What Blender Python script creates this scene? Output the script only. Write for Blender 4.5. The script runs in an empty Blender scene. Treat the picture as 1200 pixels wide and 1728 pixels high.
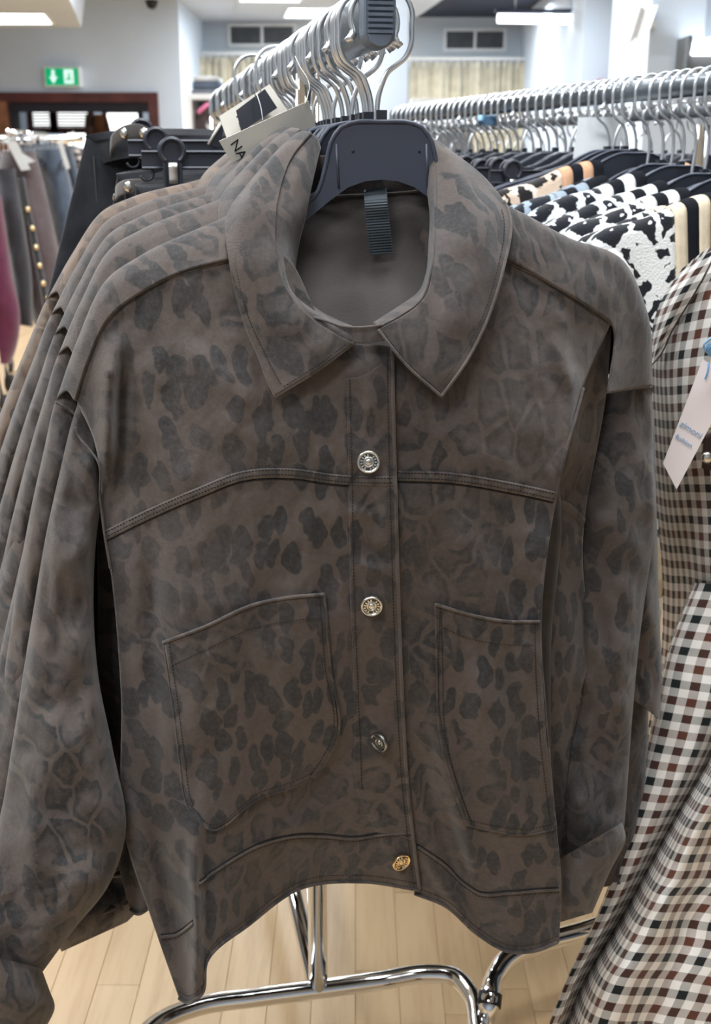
import bpy, bmesh, math, random
import numpy as np
from mathutils import Vector, Matrix

C = bpy.context.scene.collection
SC = bpy.context.scene
PI = math.pi

# ---------------------------------------------------------------- camera
FPX, CAMZ, PITCH = 1900.0, 1.24, math.radians(17.36)
cam_data = bpy.data.cameras.new('camera')
cam = bpy.data.objects.new('camera', cam_data)
C.objects.link(cam)
cam.location = (0, 0, CAMZ)
cam.rotation_euler = (PI / 2 - PITCH, 0, 0)
cam_data.sensor_fit = 'VERTICAL'
cam_data.sensor_height = 36
cam_data.sensor_width = 36
cam_data.lens = 36 * FPX / 1728
cam_data.clip_start = 0.02
cam_data.clip_end = 100
cam_data.dof.use_dof = True
cam_data.dof.focus_distance = 0.97
cam_data.dof.aperture_fstop = 10.0
SC.camera = cam

# ---------------------------------------------------------------- world, exposure
SC.view_settings.view_transform = 'Standard'
SC.view_settings.look = 'None'
SC.view_settings.gamma = 1
SC.view_settings.use_curve_mapping = False
SC.view_settings.exposure = 0.0
w = bpy.data.worlds.new('world')
SC.world = w
w.use_nodes = True
w.node_tree.nodes['Background'].inputs[0].default_value = (0.80, 0.86, 0.95, 1)
w.node_tree.nodes['Background'].inputs[1].default_value = 0.35


def area_light(name, loc, sx, sy, power, col=(0.90, 0.95, 1.0), aim=None):
    l = bpy.data.lights.new(name, 'AREA')
    l.shape = 'RECTANGLE'
    l.size, l.size_y, l.energy, l.color = sx, sy, power, col
    o = bpy.data.objects.new(name, l)
    o.location = loc
    if aim is not None:
        o.rotation_euler = (Vector(aim) - Vector(loc)).to_track_quat('-Z', 'Y').to_euler()
    C.objects.link(o)
    return o


# the shop's ceiling panels (each shines down from just under the ceiling)
for i, (lx, ly, pw) in enumerate([(-0.9, -1.0, 52), (1.5, -0.6, 9), (-2.2, 0.6, 64), (0.2, 1.0, 70), (1.6, 2.8, 66), (-1.6, 3.6, 85),
                                  (0.3, 6.0, 130), (-3.4, 6.4, 140), (2.4, 8.2, 40), (-1.2, 10.5, 165), (-4.0, 11.0, 130), (1.6, 12.0, 80),
                                  (-0.6, 15.4, 150), (1.8, 15.8, 70)]):
    area_light('ceiling_lamp', (lx, ly, 3.14), 1.2, 0.6, pw)

# ---------------------------------------------------------------- helpers
cp, sp = math.cos(PITCH), math.sin(PITCH)


def at(u, v, Y):
    """point at horizontal distance Y from the camera's spot that lies on the sight line u, v (numpy friendly)"""
    a = (np.asarray(u, float) - 600) / FPX
    b = (864 - np.asarray(v, float)) / FPX
    dy = cp + b * sp
    dz = -sp + b * cp
    t = np.asarray(Y, float) / dy
    return np.stack([a * t, np.broadcast_to(np.asarray(Y, float), t.shape) * 1.0, CAMZ + dz * t], -1)


def atz(u, v, z):
    b = (864 - v) / FPX
    t = (z - CAMZ) / (-sp + b * cp)
    return np.array([(u - 600) / FPX * t, (cp + b * sp) * t, z])


def xat(u, v, Y):
    return float(at(u, v, Y)[0])


def zat(v, Y):
    return float(at(600, v, Y)[2])


def hermite(x, Y, xq):
    """cubic through (x, Y); Y: (n, ...) ; xq: (m,) -> (m, ...)"""
    x = np.asarray(x, float)
    Y = np.asarray(Y, float)
    h = np.diff(x)
    d = np.diff(Y, axis=0) / h.reshape((-1,) + (1,) * (Y.ndim - 1))
    m = np.empty_like(Y)
    if len(x) == 2:
        m[0] = m[1] = d[0]
    else:
        hh = h.reshape((-1,) + (1,) * (Y.ndim - 1))
        m[1:-1] = (d[:-1] * hh[1:] + d[1:] * hh[:-1]) / (hh[1:] + hh[:-1])
        m[0], m[-1] = d[0], d[-1]
    i = np.clip(np.searchsorted(x, xq, 'right') - 1, 0, len(x) - 2)
    s = (1,) * (Y.ndim - 1)
    t = np.clip((xq - x[i]) / h[i], 0, 1).reshape((-1,) + s)
    H = h[i].reshape((-1,) + s)
    return ((2 * t**3 - 3 * t**2 + 1) * Y[i] + (t**3 - 2 * t**2 + t) * H * m[i]
            + (-2 * t**3 + 3 * t**2) * Y[i + 1] + (t**3 - t**2) * H * m[i + 1])


def spline(P, n):
    P = np.asarray(P, float)
    c = np.concatenate([[0], np.cumsum(np.linalg.norm(np.diff(P, axis=0), axis=1))])
    return hermite(c, P, np.linspace(0, c[-1], n))


def net(P, nr, nk):
    """control net (R, K, d) -> (nr, nk, d)"""
    P = np.asarray(P, float)
    R, K = P.shape[:2]
    cr = np.concatenate([[0], np.cumsum(np.linalg.norm(np.diff(P[..., :2], axis=0), axis=2).mean(1) + 1e-6)])
    ck = np.concatenate([[0], np.cumsum(np.linalg.norm(np.diff(P[..., :2], axis=1), axis=2).mean(0) + 1e-6)])
    A = hermite(cr, P, np.linspace(0, cr[-1], nr))
    B = hermite(ck, A.transpose(1, 0, 2), np.linspace(0, ck[-1], nk))
    return B.transpose(1, 0, 2)


_rng = np.random.RandomState(7)
_lat = _rng.rand(64, 64)


def vnoise(x, y):
    x = np.asarray(x, float)
    y = np.asarray(y, float)
    xi, yi = np.floor(x).astype(int), np.floor(y).astype(int)
    fx, fy = x - xi, y - yi
    fx, fy = fx * fx * (3 - 2 * fx), fy * fy * (3 - 2 * fy)
    g = lambda i, j: _lat[i % 64, j % 64]
    return (g(xi, yi) * (1 - fx) + g(xi + 1, yi) * fx) * (1 - fy) + (g(xi, yi + 1) * (1 - fx) + g(xi + 1, yi + 1) * fx) * fy - 0.5


ORG = {}


def mesh_data(name, verts, faces, mat=None, smooth=True, uvs=None):
    me = bpy.data.meshes.new(name)
    me.from_pydata([tuple(map(float, p)) for p in verts], [], [tuple(int(i) for i in f) for f in faces])
    if mat is not None:
        for m in (mat if isinstance(mat, (list, tuple)) else [mat]):
            me.materials.append(m)
    if smooth:
        me.polygons.foreach_set('use_smooth', [True] * len(me.polygons))
    if uvs is not None:
        l = me.uv_layers.new(name='UVMap')
        idx = np.empty(len(me.loops), int)
        me.loops.foreach_get('vertex_index', idx)
        l.data.foreach_set('uv', np.asarray(uvs, float)[idx].ravel())
    me.update()
    return me


def obj(name, geo, mat, parent=None, smooth=True, uvs=None, local=False, kind=None):
    """geo = (verts, faces) in world metres (or local=True: in the frame of the parent thing)"""
    verts, faces = geo[0], geo[1]
    if len(geo) > 2 and uvs is None:
        uvs = geo[2]
    verts = np.asarray(verts, float)
    org = np.zeros(3)
    if parent is not None:
        org = ORG.get(parent.name, np.zeros(3))
        if not local:
            verts = verts - org
    o = bpy.data.objects.new(name, mesh_data(name, verts, faces, mat, smooth, uvs))
    C.objects.link(o)
    if parent is not None:
        o.parent = parent
    ORG[o.name] = org
    if kind:
        o['kind'] = kind
    return o


def thing(name, label, cat, loc=(0, 0, 0), rotz=0.0, group=None):
    o = bpy.data.objects.new(name, None)
    C.objects.link(o)
    o.empty_display_size = 0.05
    o.location = tuple(map(float, loc))
    o.rotation_euler = (0, 0, rotz)
    o['label'], o['category'] = label, cat
    if group:
        o['group'] = group
    ORG[o.name] = np.array(loc, float)
    return o


def tag(o, label, cat, group=None):
    o['label'], o['category'] = label, cat
    if group:
        o['group'] = group
    return o


def struct(name, geo, mat, parent=None, smooth=False):
    o = obj(name, geo, mat, parent, smooth=smooth)
    if parent is None:
        o['kind'] = 'structure'
    return o


def dup(root, loc=None, rotz=None, label=None, group=None, mats=None, rot=None, scale=None, skip=()):
    def cpy(o, par):
        c = o.copy()
        C.objects.link(c)
        if par is not None:
            c.parent = par
        if mats and c.type == 'MESH' and any(m in mats for m in c.data.materials):
            key = (c.data.name, tuple(m.name for m in mats.values()))
            if key not in _swap:
                d = c.data.copy()
                for i, m in enumerate(d.materials):
                    if m in mats:
                        d.materials[i] = mats[m]
                _swap[key] = d
            c.data = _swap[key]
        for ch in list(o.children):
            if base_name(ch.name) not in skip:
                cpy(ch, c)
        return c
    r = cpy(root, None)
    if loc is not None:
        r.location = tuple(map(float, loc))
    if rotz is not None:
        r.rotation_euler = (0, 0, rotz)
    if rot is not None:
        r.rotation_euler = rot
    if scale is not None:
        r.scale = scale
    if label:
        r['label'] = label
    if group:
        r['group'] = group
    return r


_swap = {}


def base_name(n):
    return n.rsplit('.', 1)[0] if n[-3:].isdigit() and '.' in n else n


def join(*geos):
    V, Fc, U = [], [], []
    n = 0
    for g in geos:
        V.append(np.asarray(g[0], float))
        Fc += [tuple(i + n for i in f) for f in g[1]]
        n += len(g[0])
    return np.concatenate(V), Fc


def box(x0, x1, y0, y1, z0, z1):
    v = [(x0, y0, z0), (x1, y0, z0), (x1, y1, z0), (x0, y1, z0), (x0, y0, z1), (x1, y0, z1), (x1, y1, z1), (x0, y1, z1)]
    f = [(3, 2, 1, 0), (4, 5, 6, 7), (0, 1, 5, 4), (1, 2, 6, 5), (2, 3, 7, 6), (3, 0, 4, 7)]
    return np.array(v, float), f


def bbox8(P):
    """eight corner points -> hexahedron, order as in box()"""
    return np.array(P, float), [(3, 2, 1, 0), (4, 5, 6, 7), (0, 1, 5, 4), (1, 2, 6, 5), (2, 3, 7, 6), (3, 0, 4, 7)]


def cham(x0, x1, y0, y1, z0, z1, c):
    """box with chamfered top edges"""
    v = [(x0, y0, z0), (x1, y0, z0), (x1, y1, z0), (x0, y1, z0),
         (x0, y0, z1 - c), (x1, y0, z1 - c), (x1, y1, z1 - c), (x0, y1, z1 - c),
         (x0 + c, y0 + c, z1), (x1 - c, y0 + c, z1), (x1 - c, y1 - c, z1), (x0 + c, y1 - c, z1)]
    f = [(0, 1, 5, 4), (1, 2, 6, 5), (2, 3, 7, 6), (3, 0, 4, 7), (4, 5, 9, 8), (5, 6, 10, 9), (6, 7, 11, 10), (7, 4, 8, 11), (8, 9, 10, 11),
         (3, 2, 1, 0)]
    return np.array(v, float), f


def gridfaces(nr, nk, closed_k=False):
    f = []
    for j in range(nr - 1):
        for k in range(nk - (0 if closed_k else 1)):
            k2 = (k + 1) % nk
            f.append((j * nk + k, j * nk + k2, (j + 1) * nk + k2, (j + 1) * nk + k))
    return f


def tube(P, r, n=8, cap=True, flat=1.0, closed=False):
    """sweep along P (m,3); r scalar or (m,)"""
    P = np.asarray(P, float)
    m = len(P)
    r = np.broadcast_to(np.asarray(r, float), (m,))
    T = np.gradient(P, axis=0)
    if closed:
        T = np.roll(P, -1, 0) - np.roll(P, 1, 0)
    T /= np.linalg.norm(T, axis=1)[:, None] + 1e-12
    up = np.array([0, 0, 1.0]) if abs(T[0][2]) < 0.9 else np.array([1.0, 0, 0])
    N = np.cross(T[0], up)
    N /= np.linalg.norm(N)
    V = []
    for i in range(m):
        N = N - T[i] * N.dot(T[i])
        N /= np.linalg.norm(N) + 1e-12
        B = np.cross(T[i], N)
        for k in range(n):
            a = 2 * PI * k / n
            V.append(P[i] + r[i] * (N * math.cos(a) + B * math.sin(a) * flat))
    F = gridfaces(m, n, True)
    if closed:
        F += [((m - 1) * n + k, (m - 1) * n + (k + 1) % n, (k + 1) % n, k) for k in range(n)]
    elif cap:
        F.append(tuple(range(n - 1, -1, -1)))
        F.append(tuple(range((m - 1) * n, m * n)))
    return np.array(V), F


def lathe(prof, n=24, axis_mat=None):
    """prof: (r, z) pairs; about z"""
    V, F = [], []
    for (r, z) in prof:
        for k in range(n):
            a = 2 * PI * k / n
            V.append((r * math.cos(a), r * math.sin(a), z))
    F = gridfaces(len(prof), n, True)
    F.append(tuple(range((len(prof) - 1) * n, len(prof) * n)))
    V = np.array(V)
    if axis_mat is not None:
        V = V @ np.array(axis_mat).T
    return V, F


def prism(poly, thick, ax, ay, az, org):
    """2-D outline extruded: org + x*ax + y*ay +- thick/2*az, with slightly rounded rims"""
    poly = np.asarray(poly, float)
    ax, ay, az, org = map(lambda q: np.asarray(q, float), (ax, ay, az, org))
    n = len(poly)
    cen = poly.mean(0)
    c = min(thick * 0.3, 0.002)
    d = poly - cen
    inner = poly - d / (np.linalg.norm(d, axis=1)[:, None] + 1e-9) * c
    L = []
    for (pl, o) in ((inner, -thick / 2), (poly, -thick / 2 + c), (poly, thick / 2 - c), (inner, thick / 2)):
        L.append(org + pl[:, :1] * ax + pl[:, 1:] * ay + o * az)
    V = np.concatenate(L)
    F = gridfaces(4, n, True)
    F.append(tuple(range(n - 1, -1, -1)))
    F.append(tuple(range(3 * n, 4 * n)))
    return V, F


def solid(o, t, off=0.0):
    m = o.modifiers.new('Solidify', 'SOLIDIFY')
    m.thickness = t
    m.offset = off
    return o


# ---------------------------------------------------------------- materials
class NT:
    def __init__(self, name):
        self.m = bpy.data.materials.new(name)
        self.m.use_nodes = True
        self.t = self.m.node_tree
        self.b = self.t.nodes['Principled BSDF']

    def n(self, typ, **kw):
        x = self.t.nodes.new(typ)
        for k, v in kw.items():
            setattr(x, k, v)
        return x

    def link(self, a, b):
        self.t.links.new(a, b)

    def _in(self, s, v):
        if isinstance(v, (int, float)):
            s.default_value = v
        elif isinstance(v, (tuple, list)):
            s.default_value = v if len(v) != 3 or s.type != 'RGBA' else (*v, 1)
        else:
            self.link(v, s)

    def math(self, op, a, b=0.0, c=None, clamp=False):
        x = self.n('ShaderNodeMath', operation=op, use_clamp=clamp)
        self._in(x.inputs[0], a)
        self._in(x.inputs[1], b)
        if c is not None:
            self._in(x.inputs[2], c)
        return x.outputs[0]

    def vmath(self, op, a, b):
        x = self.n('ShaderNodeVectorMath', operation=op)
        self._in(x.inputs[0], a)
        if op == 'SCALE':
            self._in(x.inputs[3], b)
        else:
            self._in(x.inputs[1], b)
        return x.outputs[0]

    def mix(self, f, a, b, blend='MIX'):
        x = self.n('ShaderNodeMix', data_type='RGBA', blend_type=blend)
        self._in(x.inputs[0], f)
        self._in(x.inputs[6], a)
        self._in(x.inputs[7], b)
        return x.outputs[2]

    def noise(self, vec, scale, detail=2.0, rough=0.5, out='Fac'):
        x = self.n('ShaderNodeTexNoise')
        if vec is not None:
            self.link(vec, x.inputs['Vector'])
        x.inputs['Scale'].default_value = scale
        x.inputs['Detail'].default_value = detail
        x.inputs['Roughness'].default_value = rough
        return x.outputs[out]

    def vor(self, vec, scale, feature='F1', rnd=1.0, out='Distance'):
        x = self.n('ShaderNodeTexVoronoi', feature=feature)
        self.link(vec, x.inputs['Vector'])
        x.inputs['Scale'].default_value = scale
        x.inputs['Randomness'].default_value = rnd
        return x.outputs[out]

    def ramp(self, f, lo, hi, a=0.0, b=1.0, smooth=True):
        x = self.n('ShaderNodeMapRange', interpolation_type='SMOOTHSTEP' if smooth else 'LINEAR')
        self._in(x.inputs[0], f)
        self._in(x.inputs[1], lo)
        self._in(x.inputs[2], hi)
        self._in(x.inputs[3], a)
        self._in(x.inputs[4], b)
        return x.outputs[0]

    def coord(self, kind='Object', scale=(1, 1, 1), rot=(0, 0, 0)):
        c = self.n('ShaderNodeTexCoord')
        mp = self.n('ShaderNodeMapping')
        mp.inputs['Scale'].default_value = scale
        mp.inputs['Rotation'].default_value = rot
        self.link(c.outputs[kind], mp.inputs['Vector'])
        return mp.outputs[0]

    def bump(self, h, strength, dist):
        x = self.n('ShaderNodeBump')
        x.inputs['Strength'].default_value = strength
        x.inputs['Distance'].default_value = dist
        self.link(h, x.inputs['Height'])
        self.link(x.outputs[0], self.b.inputs['Normal'])

    def set(self, col=None, rough=None, metal=None, spec=None, sheen=None, emit=None, estr=None):
        if col is not None:
            self._in(self.b.inputs['Base Color'], col)
        if rough is not None:
            self._in(self.b.inputs['Roughness'], rough)
        if metal is not None:
            self.b.inputs['Metallic'].default_value = metal
        if spec is not None:
            self.b.inputs['Specular IOR Level'].default_value = spec
        if sheen is not None:
            self.b.inputs['Sheen Weight'].default_value = sheen
            self.b.inputs['Sheen Roughness'].default_value = 0.5
        if emit is not None:
            self._in(self.b.inputs['Emission Color'], emit)
            self.b.inputs['Emission Strength'].default_value = estr
        return self.m


def plain(name, col, rough=0.6, metal=0.0, var=0.12, scale=8.0, spec=0.4, sheen=None, bump=0.0):
    t = NT(name)
    v = t.coord('Object')
    nz = t.noise(v, scale, 3)
    c = t.mix(t.ramp(nz, 0.3, 0.7), tuple(max(0, x * (1 - var)) for x in col), tuple(min(1, x * (1 + var)) for x in col))
    if bump:
        t.bump(t.noise(v, scale * 12, 3), 0.4, bump)
    return t.set(c, rough, metal, spec, sheen)


def emitter(name, col, strength):
    t = NT(name)
    return t.set(tuple(0.15 * x for x in col), 0.5, spec=0.2, emit=col, estr=strength)


def leopard_denim(name, base, base2, spot, fade=0.42, seed=0.0, sheen=0.25):
    t = NT(name)
    co = t.n('ShaderNodeTexCoord').outputs['Object']
    co = t.vmath('ADD', co, (seed, seed * 0.37, seed * 1.7))
    s = t.n('ShaderNodeSeparateXYZ')
    t.link(co, s.inputs[0])
    fl = t.n('ShaderNodeCombineXYZ')                       # the print lies in the cloth: across and down
    t.link(t.math('ADD', s.outputs[0], t.math('MULTIPLY', s.outputs[1], 0.7)), fl.inputs[0])
    t.link(s.outputs[2], fl.inputs[1])
    dis = t.vmath('SCALE', t.vmath('SUBTRACT', t.noise(co, 34, 2, out='Color'), (0.5, 0.5, 0.5)), 0.022)
    pos = t.vmath('ADD', fl.outputs[0], dis)

    def vor2(vec, scale, feature, rnd_):
        x = t.n('ShaderNodeTexVoronoi', feature=feature, voronoi_dimensions='2D')
        t.link(vec, x.inputs['Vector'])
        x.inputs['Scale'].default_value = scale
        x.inputs['Randomness'].default_value = rnd_
        return x.outputs['Distance']
    # solid drops
    f1 = vor2(t.vmath('MULTIPLY', pos, (1.0, 0.47, 1)), 62, 'F1', 0.80)
    r1 = t.ramp(t.noise(co, 60, 1), 0.3, 0.7, 0.33, 0.47)
    m1 = t.ramp(t.math('SUBTRACT', f1, r1), 0.035, -0.035)
    # rosettes: big cells with fine light lines and paler hearts
    e2 = vor2(t.vmath('ADD', t.vmath('MULTIPLY', pos, (1.0, 0.70, 1)), (3.3, 1.7, 0)), 36, 'DISTANCE_TO_EDGE', 0.95)
    thr = t.ramp(t.noise(co, 16, 1), 0.33, 0.67, 0.04, 0.15)
    m2 = t.ramp(t.math('SUBTRACT', e2, thr), -0.01, 0.04)
    core = t.ramp(t.math('SUBTRACT', e2, thr), 0.12, 0.20)
    m2 = t.math('MULTIPLY', m2, t.math('SUBTRACT', 1.0, t.math('MULTIPLY', core, 0.5)))
    m2 = t.math('MULTIPLY', m2, t.ramp(t.noise(co, 42, 2), 0.36, 0.50, 0.2, 1.0))
    sel = t.ramp(t.noise(t.vmath('ADD', co, (2.3, 1.1, 0.4)), 7.5, 1), 0.49, 0.57)
    m = t.math('ADD', t.math('MULTIPLY', m2, sel), t.math('MULTIPLY', m1, t.math('SUBTRACT', 1.0, sel)))
    fd = t.ramp(t.noise(t.vmath('ADD', co, (5.1, 0, 2.2)), 8, 3, 0.6), 0.34, 0.60, 1 - fade, 1.0)
    m = t.math('MULTIPLY', m, fd)
    b = t.mix(t.ramp(t.noise(co, 12, 4, 0.65), 0.32, 0.68), base, base2)
    b = t.mix(t.ramp(t.noise(t.vmath('ADD', co, (1, 4, 2)), 6, 3, 0.6), 0.45, 0.70, 0, 0.5), b, (0.066, 0.061, 0.062))
    c = t.mix(m, b, spot)
    c = t.mix(t.ramp(t.noise(co, 260, 3, 0.7), 0.35, 0.75, 0.0, 0.16), c, (0.20, 0.175, 0.16))
    # twill rib and fuzz
    wv = t.n('ShaderNodeTexWave', wave_type='BANDS', bands_direction='DIAGONAL')
    t.link(co, wv.inputs['Vector'])
    wv.inputs['Scale'].default_value = 430
    wv.inputs['Distortion'].default_value = 1.5
    c = t.mix(t.ramp(wv.outputs['Fac'], 0.0, 1.0, 0.0, 0.07), c, (0.24, 0.22, 0.20))
    h = t.math('ADD', t.math('MULTIPLY', wv.outputs['Fac'], 0.25), t.noise(co, 110, 4, 0.7))
    t.bump(h, 0.35, 0.0016)
    return t.set(c, 0.88, spec=0.18, sheen=sheen)


def knit_leopard(name, base, spot, base2=None, scale=26, thr=0.11):
    t = NT(name)
    co = t.n('ShaderNodeTexCoord').outputs['Object']
    dis = t.vmath('SCALE', t.vmath('SUBTRACT', t.noise(co, 55, 2, out='Color'), (0.5, 0.5, 0.5)), 0.028)
    pos = t.vmath('ADD', t.vmath('MULTIPLY', co, (1, 1, 0.8)), dis)
    e = t.vor(pos, scale, 'DISTANCE_TO_EDGE', 1.0)
    hole = t.vor(pos, scale, 'F1', 1.0)
    m = t.ramp(e, thr, thr + 0.03)
    m = t.math('MULTIPLY', m, t.ramp(hole, 0.10, 0.14))
    b = base if base2 is None else t.mix(t.ramp(t.noise(co, 30, 2), 0.45, 0.55), base, base2)
    c = t.mix(m, b, spot)
    t.bump(t.noise(co, 420, 2), 0.5, 0.002)
    return t.set(c, 0.95, spec=0.1, sheen=0.2)


def gingham(name, cell):
    t = NT(name)
    uv = t.n('ShaderNodeTexCoord').outputs['UV']
    s = t.n('ShaderNodeSeparateXYZ')
    t.link(uv, s.inputs[0])
    white, black, brown = (0.88, 0.84, 0.78), (0.012, 0.016, 0.016), (0.115, 0.042, 0.026)

    def yarn(x):
        f = t.math('FRACT', t.math('MULTIPLY', x, 1 / (4 * cell)))
        isb = t.math('LESS_THAN', f, 0.25)
        isr = t.math('MULTIPLY', t.math('GREATER_THAN', f, 0.5), t.math('LESS_THAN', f, 0.75))
        return t.mix(isr, t.mix(isb, white, black), brown), t.math('ADD', isb, isr)
    cu, mu = yarn(s.outputs[0])
    cv, mv = yarn(s.outputs[1])
    # twill weave of the two yarns
    d = t.math('FRACT', t.math('MULTIPLY', t.math('ADD', s.outputs[0], s.outputs[1]), 1 / 0.0016))
    c = t.mix(t.ramp(d, 0.35, 0.65, 0.25, 0.75), cu, cv)
    t.bump(d, 0.25, 0.0006)
    return t.set(c, 0.85, spec=0.2, sheen=0.15)


M = {}
M['denim'] = leopard_denim('brown_leopard_denim', (0.092, 0.071, 0.061), (0.074, 0.058, 0.051), (0.0245, 0.0245, 0.0265))
M['denim_seam'] = leopard_denim('brown_leopard_denim_worn', (0.122, 0.098, 0.086), (0.092, 0.075, 0.067), (0.042, 0.039, 0.038), fade=0.7)
M['denim_back'] = leopard_denim('brown_leopard_denim_second', (0.092, 0.071, 0.061), (0.074, 0.058, 0.051), (0.0245, 0.0245, 0.0265), seed=3.1)
M['tan'] = leopard_denim('tan_leopard_denim', (0.20, 0.135, 0.094), (0.155, 0.108, 0.078), (0.060, 0.044, 0.036), seed=7.7)
M['lining'] = plain('plain_brown_denim', (0.064, 0.055, 0.052), 0.9, var=0.12, scale=30, spec=0.15, sheen=0.2, bump=0.0008)
M['thread'] = plain('dark_thread', (0.014, 0.012, 0.012), 0.8)
M['tape'] = plain('blue_grey_grosgrain', (0.026, 0.040, 0.050), 0.6, var=0.1, scale=60, sheen=0.3)
M['hanger'] = plain('black_plastic', (0.030, 0.034, 0.046), 0.42, spec=0.5, var=0.1)
M['hanger_blue'] = plain('navy_plastic', (0.058, 0.068, 0.098), 0.40, spec=0.5, var=0.08)
M['cap'] = plain('grey_blue_plastic', (0.13, 0.165, 0.22), 0.38, spec=0.5, var=0.15, scale=60)
M['chrome'] = plain('chrome', (0.84, 0.84, 0.84), 0.07, 1.0, var=0.02)
M['wire'] = plain('polished_wire', (0.86, 0.89, 0.92), 0.30, 0.9, var=0.03)
M['rail'] = plain('rail_steel', (0.30, 0.33, 0.36), 0.25, 1.0, var=0.05)
M['silver'] = plain('antique_silver', (0.72, 0.72, 0.68), 0.30, 1.0, var=0.1, scale=200)
M['gold'] = plain('pale_gold', (0.78, 0.62, 0.38), 0.28, 1.0, var=0.1, scale=200)
M['recess'] = plain('button_recess', (0.10, 0.10, 0.095), 0.5, 0.8, var=0.2, scale=300)
M['pewter'] = plain('darkened_silver', (0.38, 0.39, 0.39), 0.32, 1.0, var=0.15, scale=200)
M['jeans'] = plain('black_denim', (0.018, 0.019, 0.023), 0.9, var=0.25, scale=30, spec=0.15, sheen=0.1, bump=0.0008)
M['strap'] = plain('grey_strap', (0.062, 0.056, 0.054), 0.8, spec=0.2, sheen=0.3)
M['card'] = plain('cream_card', (0.66, 0.62, 0.54), 0.7, var=0.03)
M['white_card'] = plain('white_card', (0.62, 0.64, 0.65), 0.6, var=0.04)
M['pink_card'] = plain('pale_pink_card', (0.80, 0.71, 0.69), 0.55, var=0.03)
M['black_card'] = plain('black_card', (0.012, 0.014, 0.02), 0.5, var=0.05)
M['ink'] = plain('black_ink', (0.015, 0.015, 0.02), 0.6)
M['blue_ink'] = plain('pale_blue_ink', (0.22, 0.36, 0.55), 0.6)
M['blue_cord'] = plain('light_blue_cord', (0.25, 0.46, 0.72), 0.8)
M['gingham'] = gingham('brown_black_gingham', 0.0096)
M['wall'] = plain('white_wall_paint', (0.62, 0.71, 0.82), 0.8, var=0.03, scale=1.2)
M['wall_grey'] = plain('grey_wall_paint', (0.53, 0.59, 0.64), 0.8, var=0.03, scale=1.2)
M['ceil'] = plain('ceiling_white', (0.56, 0.62, 0.70), 0.85, var=0.03, scale=2)
M['ceil_dark'] = plain('ceiling_dark', (0.022, 0.030, 0.055), 0.7, var=0.15, scale=2)
M['wood_dark'] = plain('dark_red_wood', (0.085, 0.022, 0.020), 0.45, var=0.3, scale=5)
M['wood_mid'] = plain('orange_wood', (0.23, 0.095, 0.045), 0.5, var=0.3, scale=5)
M['curtain'] = plain('beige_curtain', (0.60, 0.55, 0.42), 0.9, var=0.12, scale=6, sheen=0.1)
M['white_paint'] = plain('white_lacquer', (0.75, 0.77, 0.78), 0.4, var=0.02)
M['vent'] = plain('vent_grey', (0.12, 0.13, 0.14), 0.6)
M['black_rubber'] = plain('black_rubber', (0.02, 0.02, 0.022), 0.6)
M['lamp'] = emitter('lamp_white', (0.95, 0.98, 1.0), 5.0)
M['daylight'] = emitter('daylight_white', (0.95, 0.98, 1.0), 3.0)
M['sign_green'] = emitter('sign_green', (0.0, 0.42, 0.17), 0.9)
M['sign_white'] = emitter('sign_white', (0.75, 1.0, 0.9), 1.1)


def plank_mat():
    t = NT('maple_plank')
    oi = t.n('ShaderNodeObjectInfo').outputs['Random']
    ri = t.n('ShaderNodeNewGeometry').outputs['Random Per Island']
    rnd = t.math('FRACT', t.math('ADD', t.math('MULTIPLY', oi, 7.31), t.math('MULTIPLY', ri, 3.77)))
    co = t.n('ShaderNodeTexCoord').outputs['Object']
    sh = t.n('ShaderNodeCombineXYZ')
    t.link(t.math('MULTIPLY', rnd, 37.0), sh.inputs[0])
    t.link(t.math('MULTIPLY', rnd, 91.0), sh.inputs[1])
    p = t.vmath('ADD', t.vmath('MULTIPLY', co, (1, 0.09, 1)), sh.outputs[0])
    g = t.noise(p, 46, 5, 0.6)
    g2 = t.noise(t.vmath('MULTIPLY', p, (1, 1.6, 1)), 9, 3)
    c = t.mix(t.ramp(rnd, 0, 1, smooth=False), (0.53, 0.36, 0.195), (0.67, 0.485, 0.285))
    c = t.mix(t.ramp(g, 0.42, 0.72, 0.0, 0.45), c, (0.40, 0.24, 0.12))
    c = t.mix(t.ramp(g2, 0.55, 0.75, 0.0, 0.35), c, (0.45, 0.27, 0.14))
    t.bump(g, 0.08, 0.001)
    return t.set(c, 0.33, spec=0.45)


M['plank'] = plank_mat()
M['joint'] = plain('floor_joint', (0.22, 0.13, 0.07), 0.8)
# ================================================================ the room
rnd = random.Random(3)

# ---- floor: sub-floor slab and maple planks laid along the room
floor = struct('floor', box(-9, 9, -4, 22, -0.06, -0.0125), M['joint'])
PW = 0.068
plank_cells = []
for i in range(int(-6.2 / PW), int(5.0 / PW)):
    y = -1.0 - rnd.random() * 0.5
    while y < 18.5:
        L = rnd.choice((0.36, 0.44, 0.52, 0.60))
        plank_cells.append((i * PW, y, L))
        y += L


def seen_size(c):
    x, y, L = c[0] + PW / 2, c[1] + c[2] / 2, c[2]
    d = y * cp + CAMZ * sp
    if d < 0.3:
        return 0
    u = 600 + FPX * x / d
    v = 864 - FPX * ((0 - CAMZ) * cp + y * sp) / d
    vis = (60 < u < 1000 and 1400 < v < 1800) or (-60 < u < 190 and 500 < v < 900) or (-80 < u < 60 and 850 < v < 1100)
    return (10 if vis else 0) + PW * L / (d * d)


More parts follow.
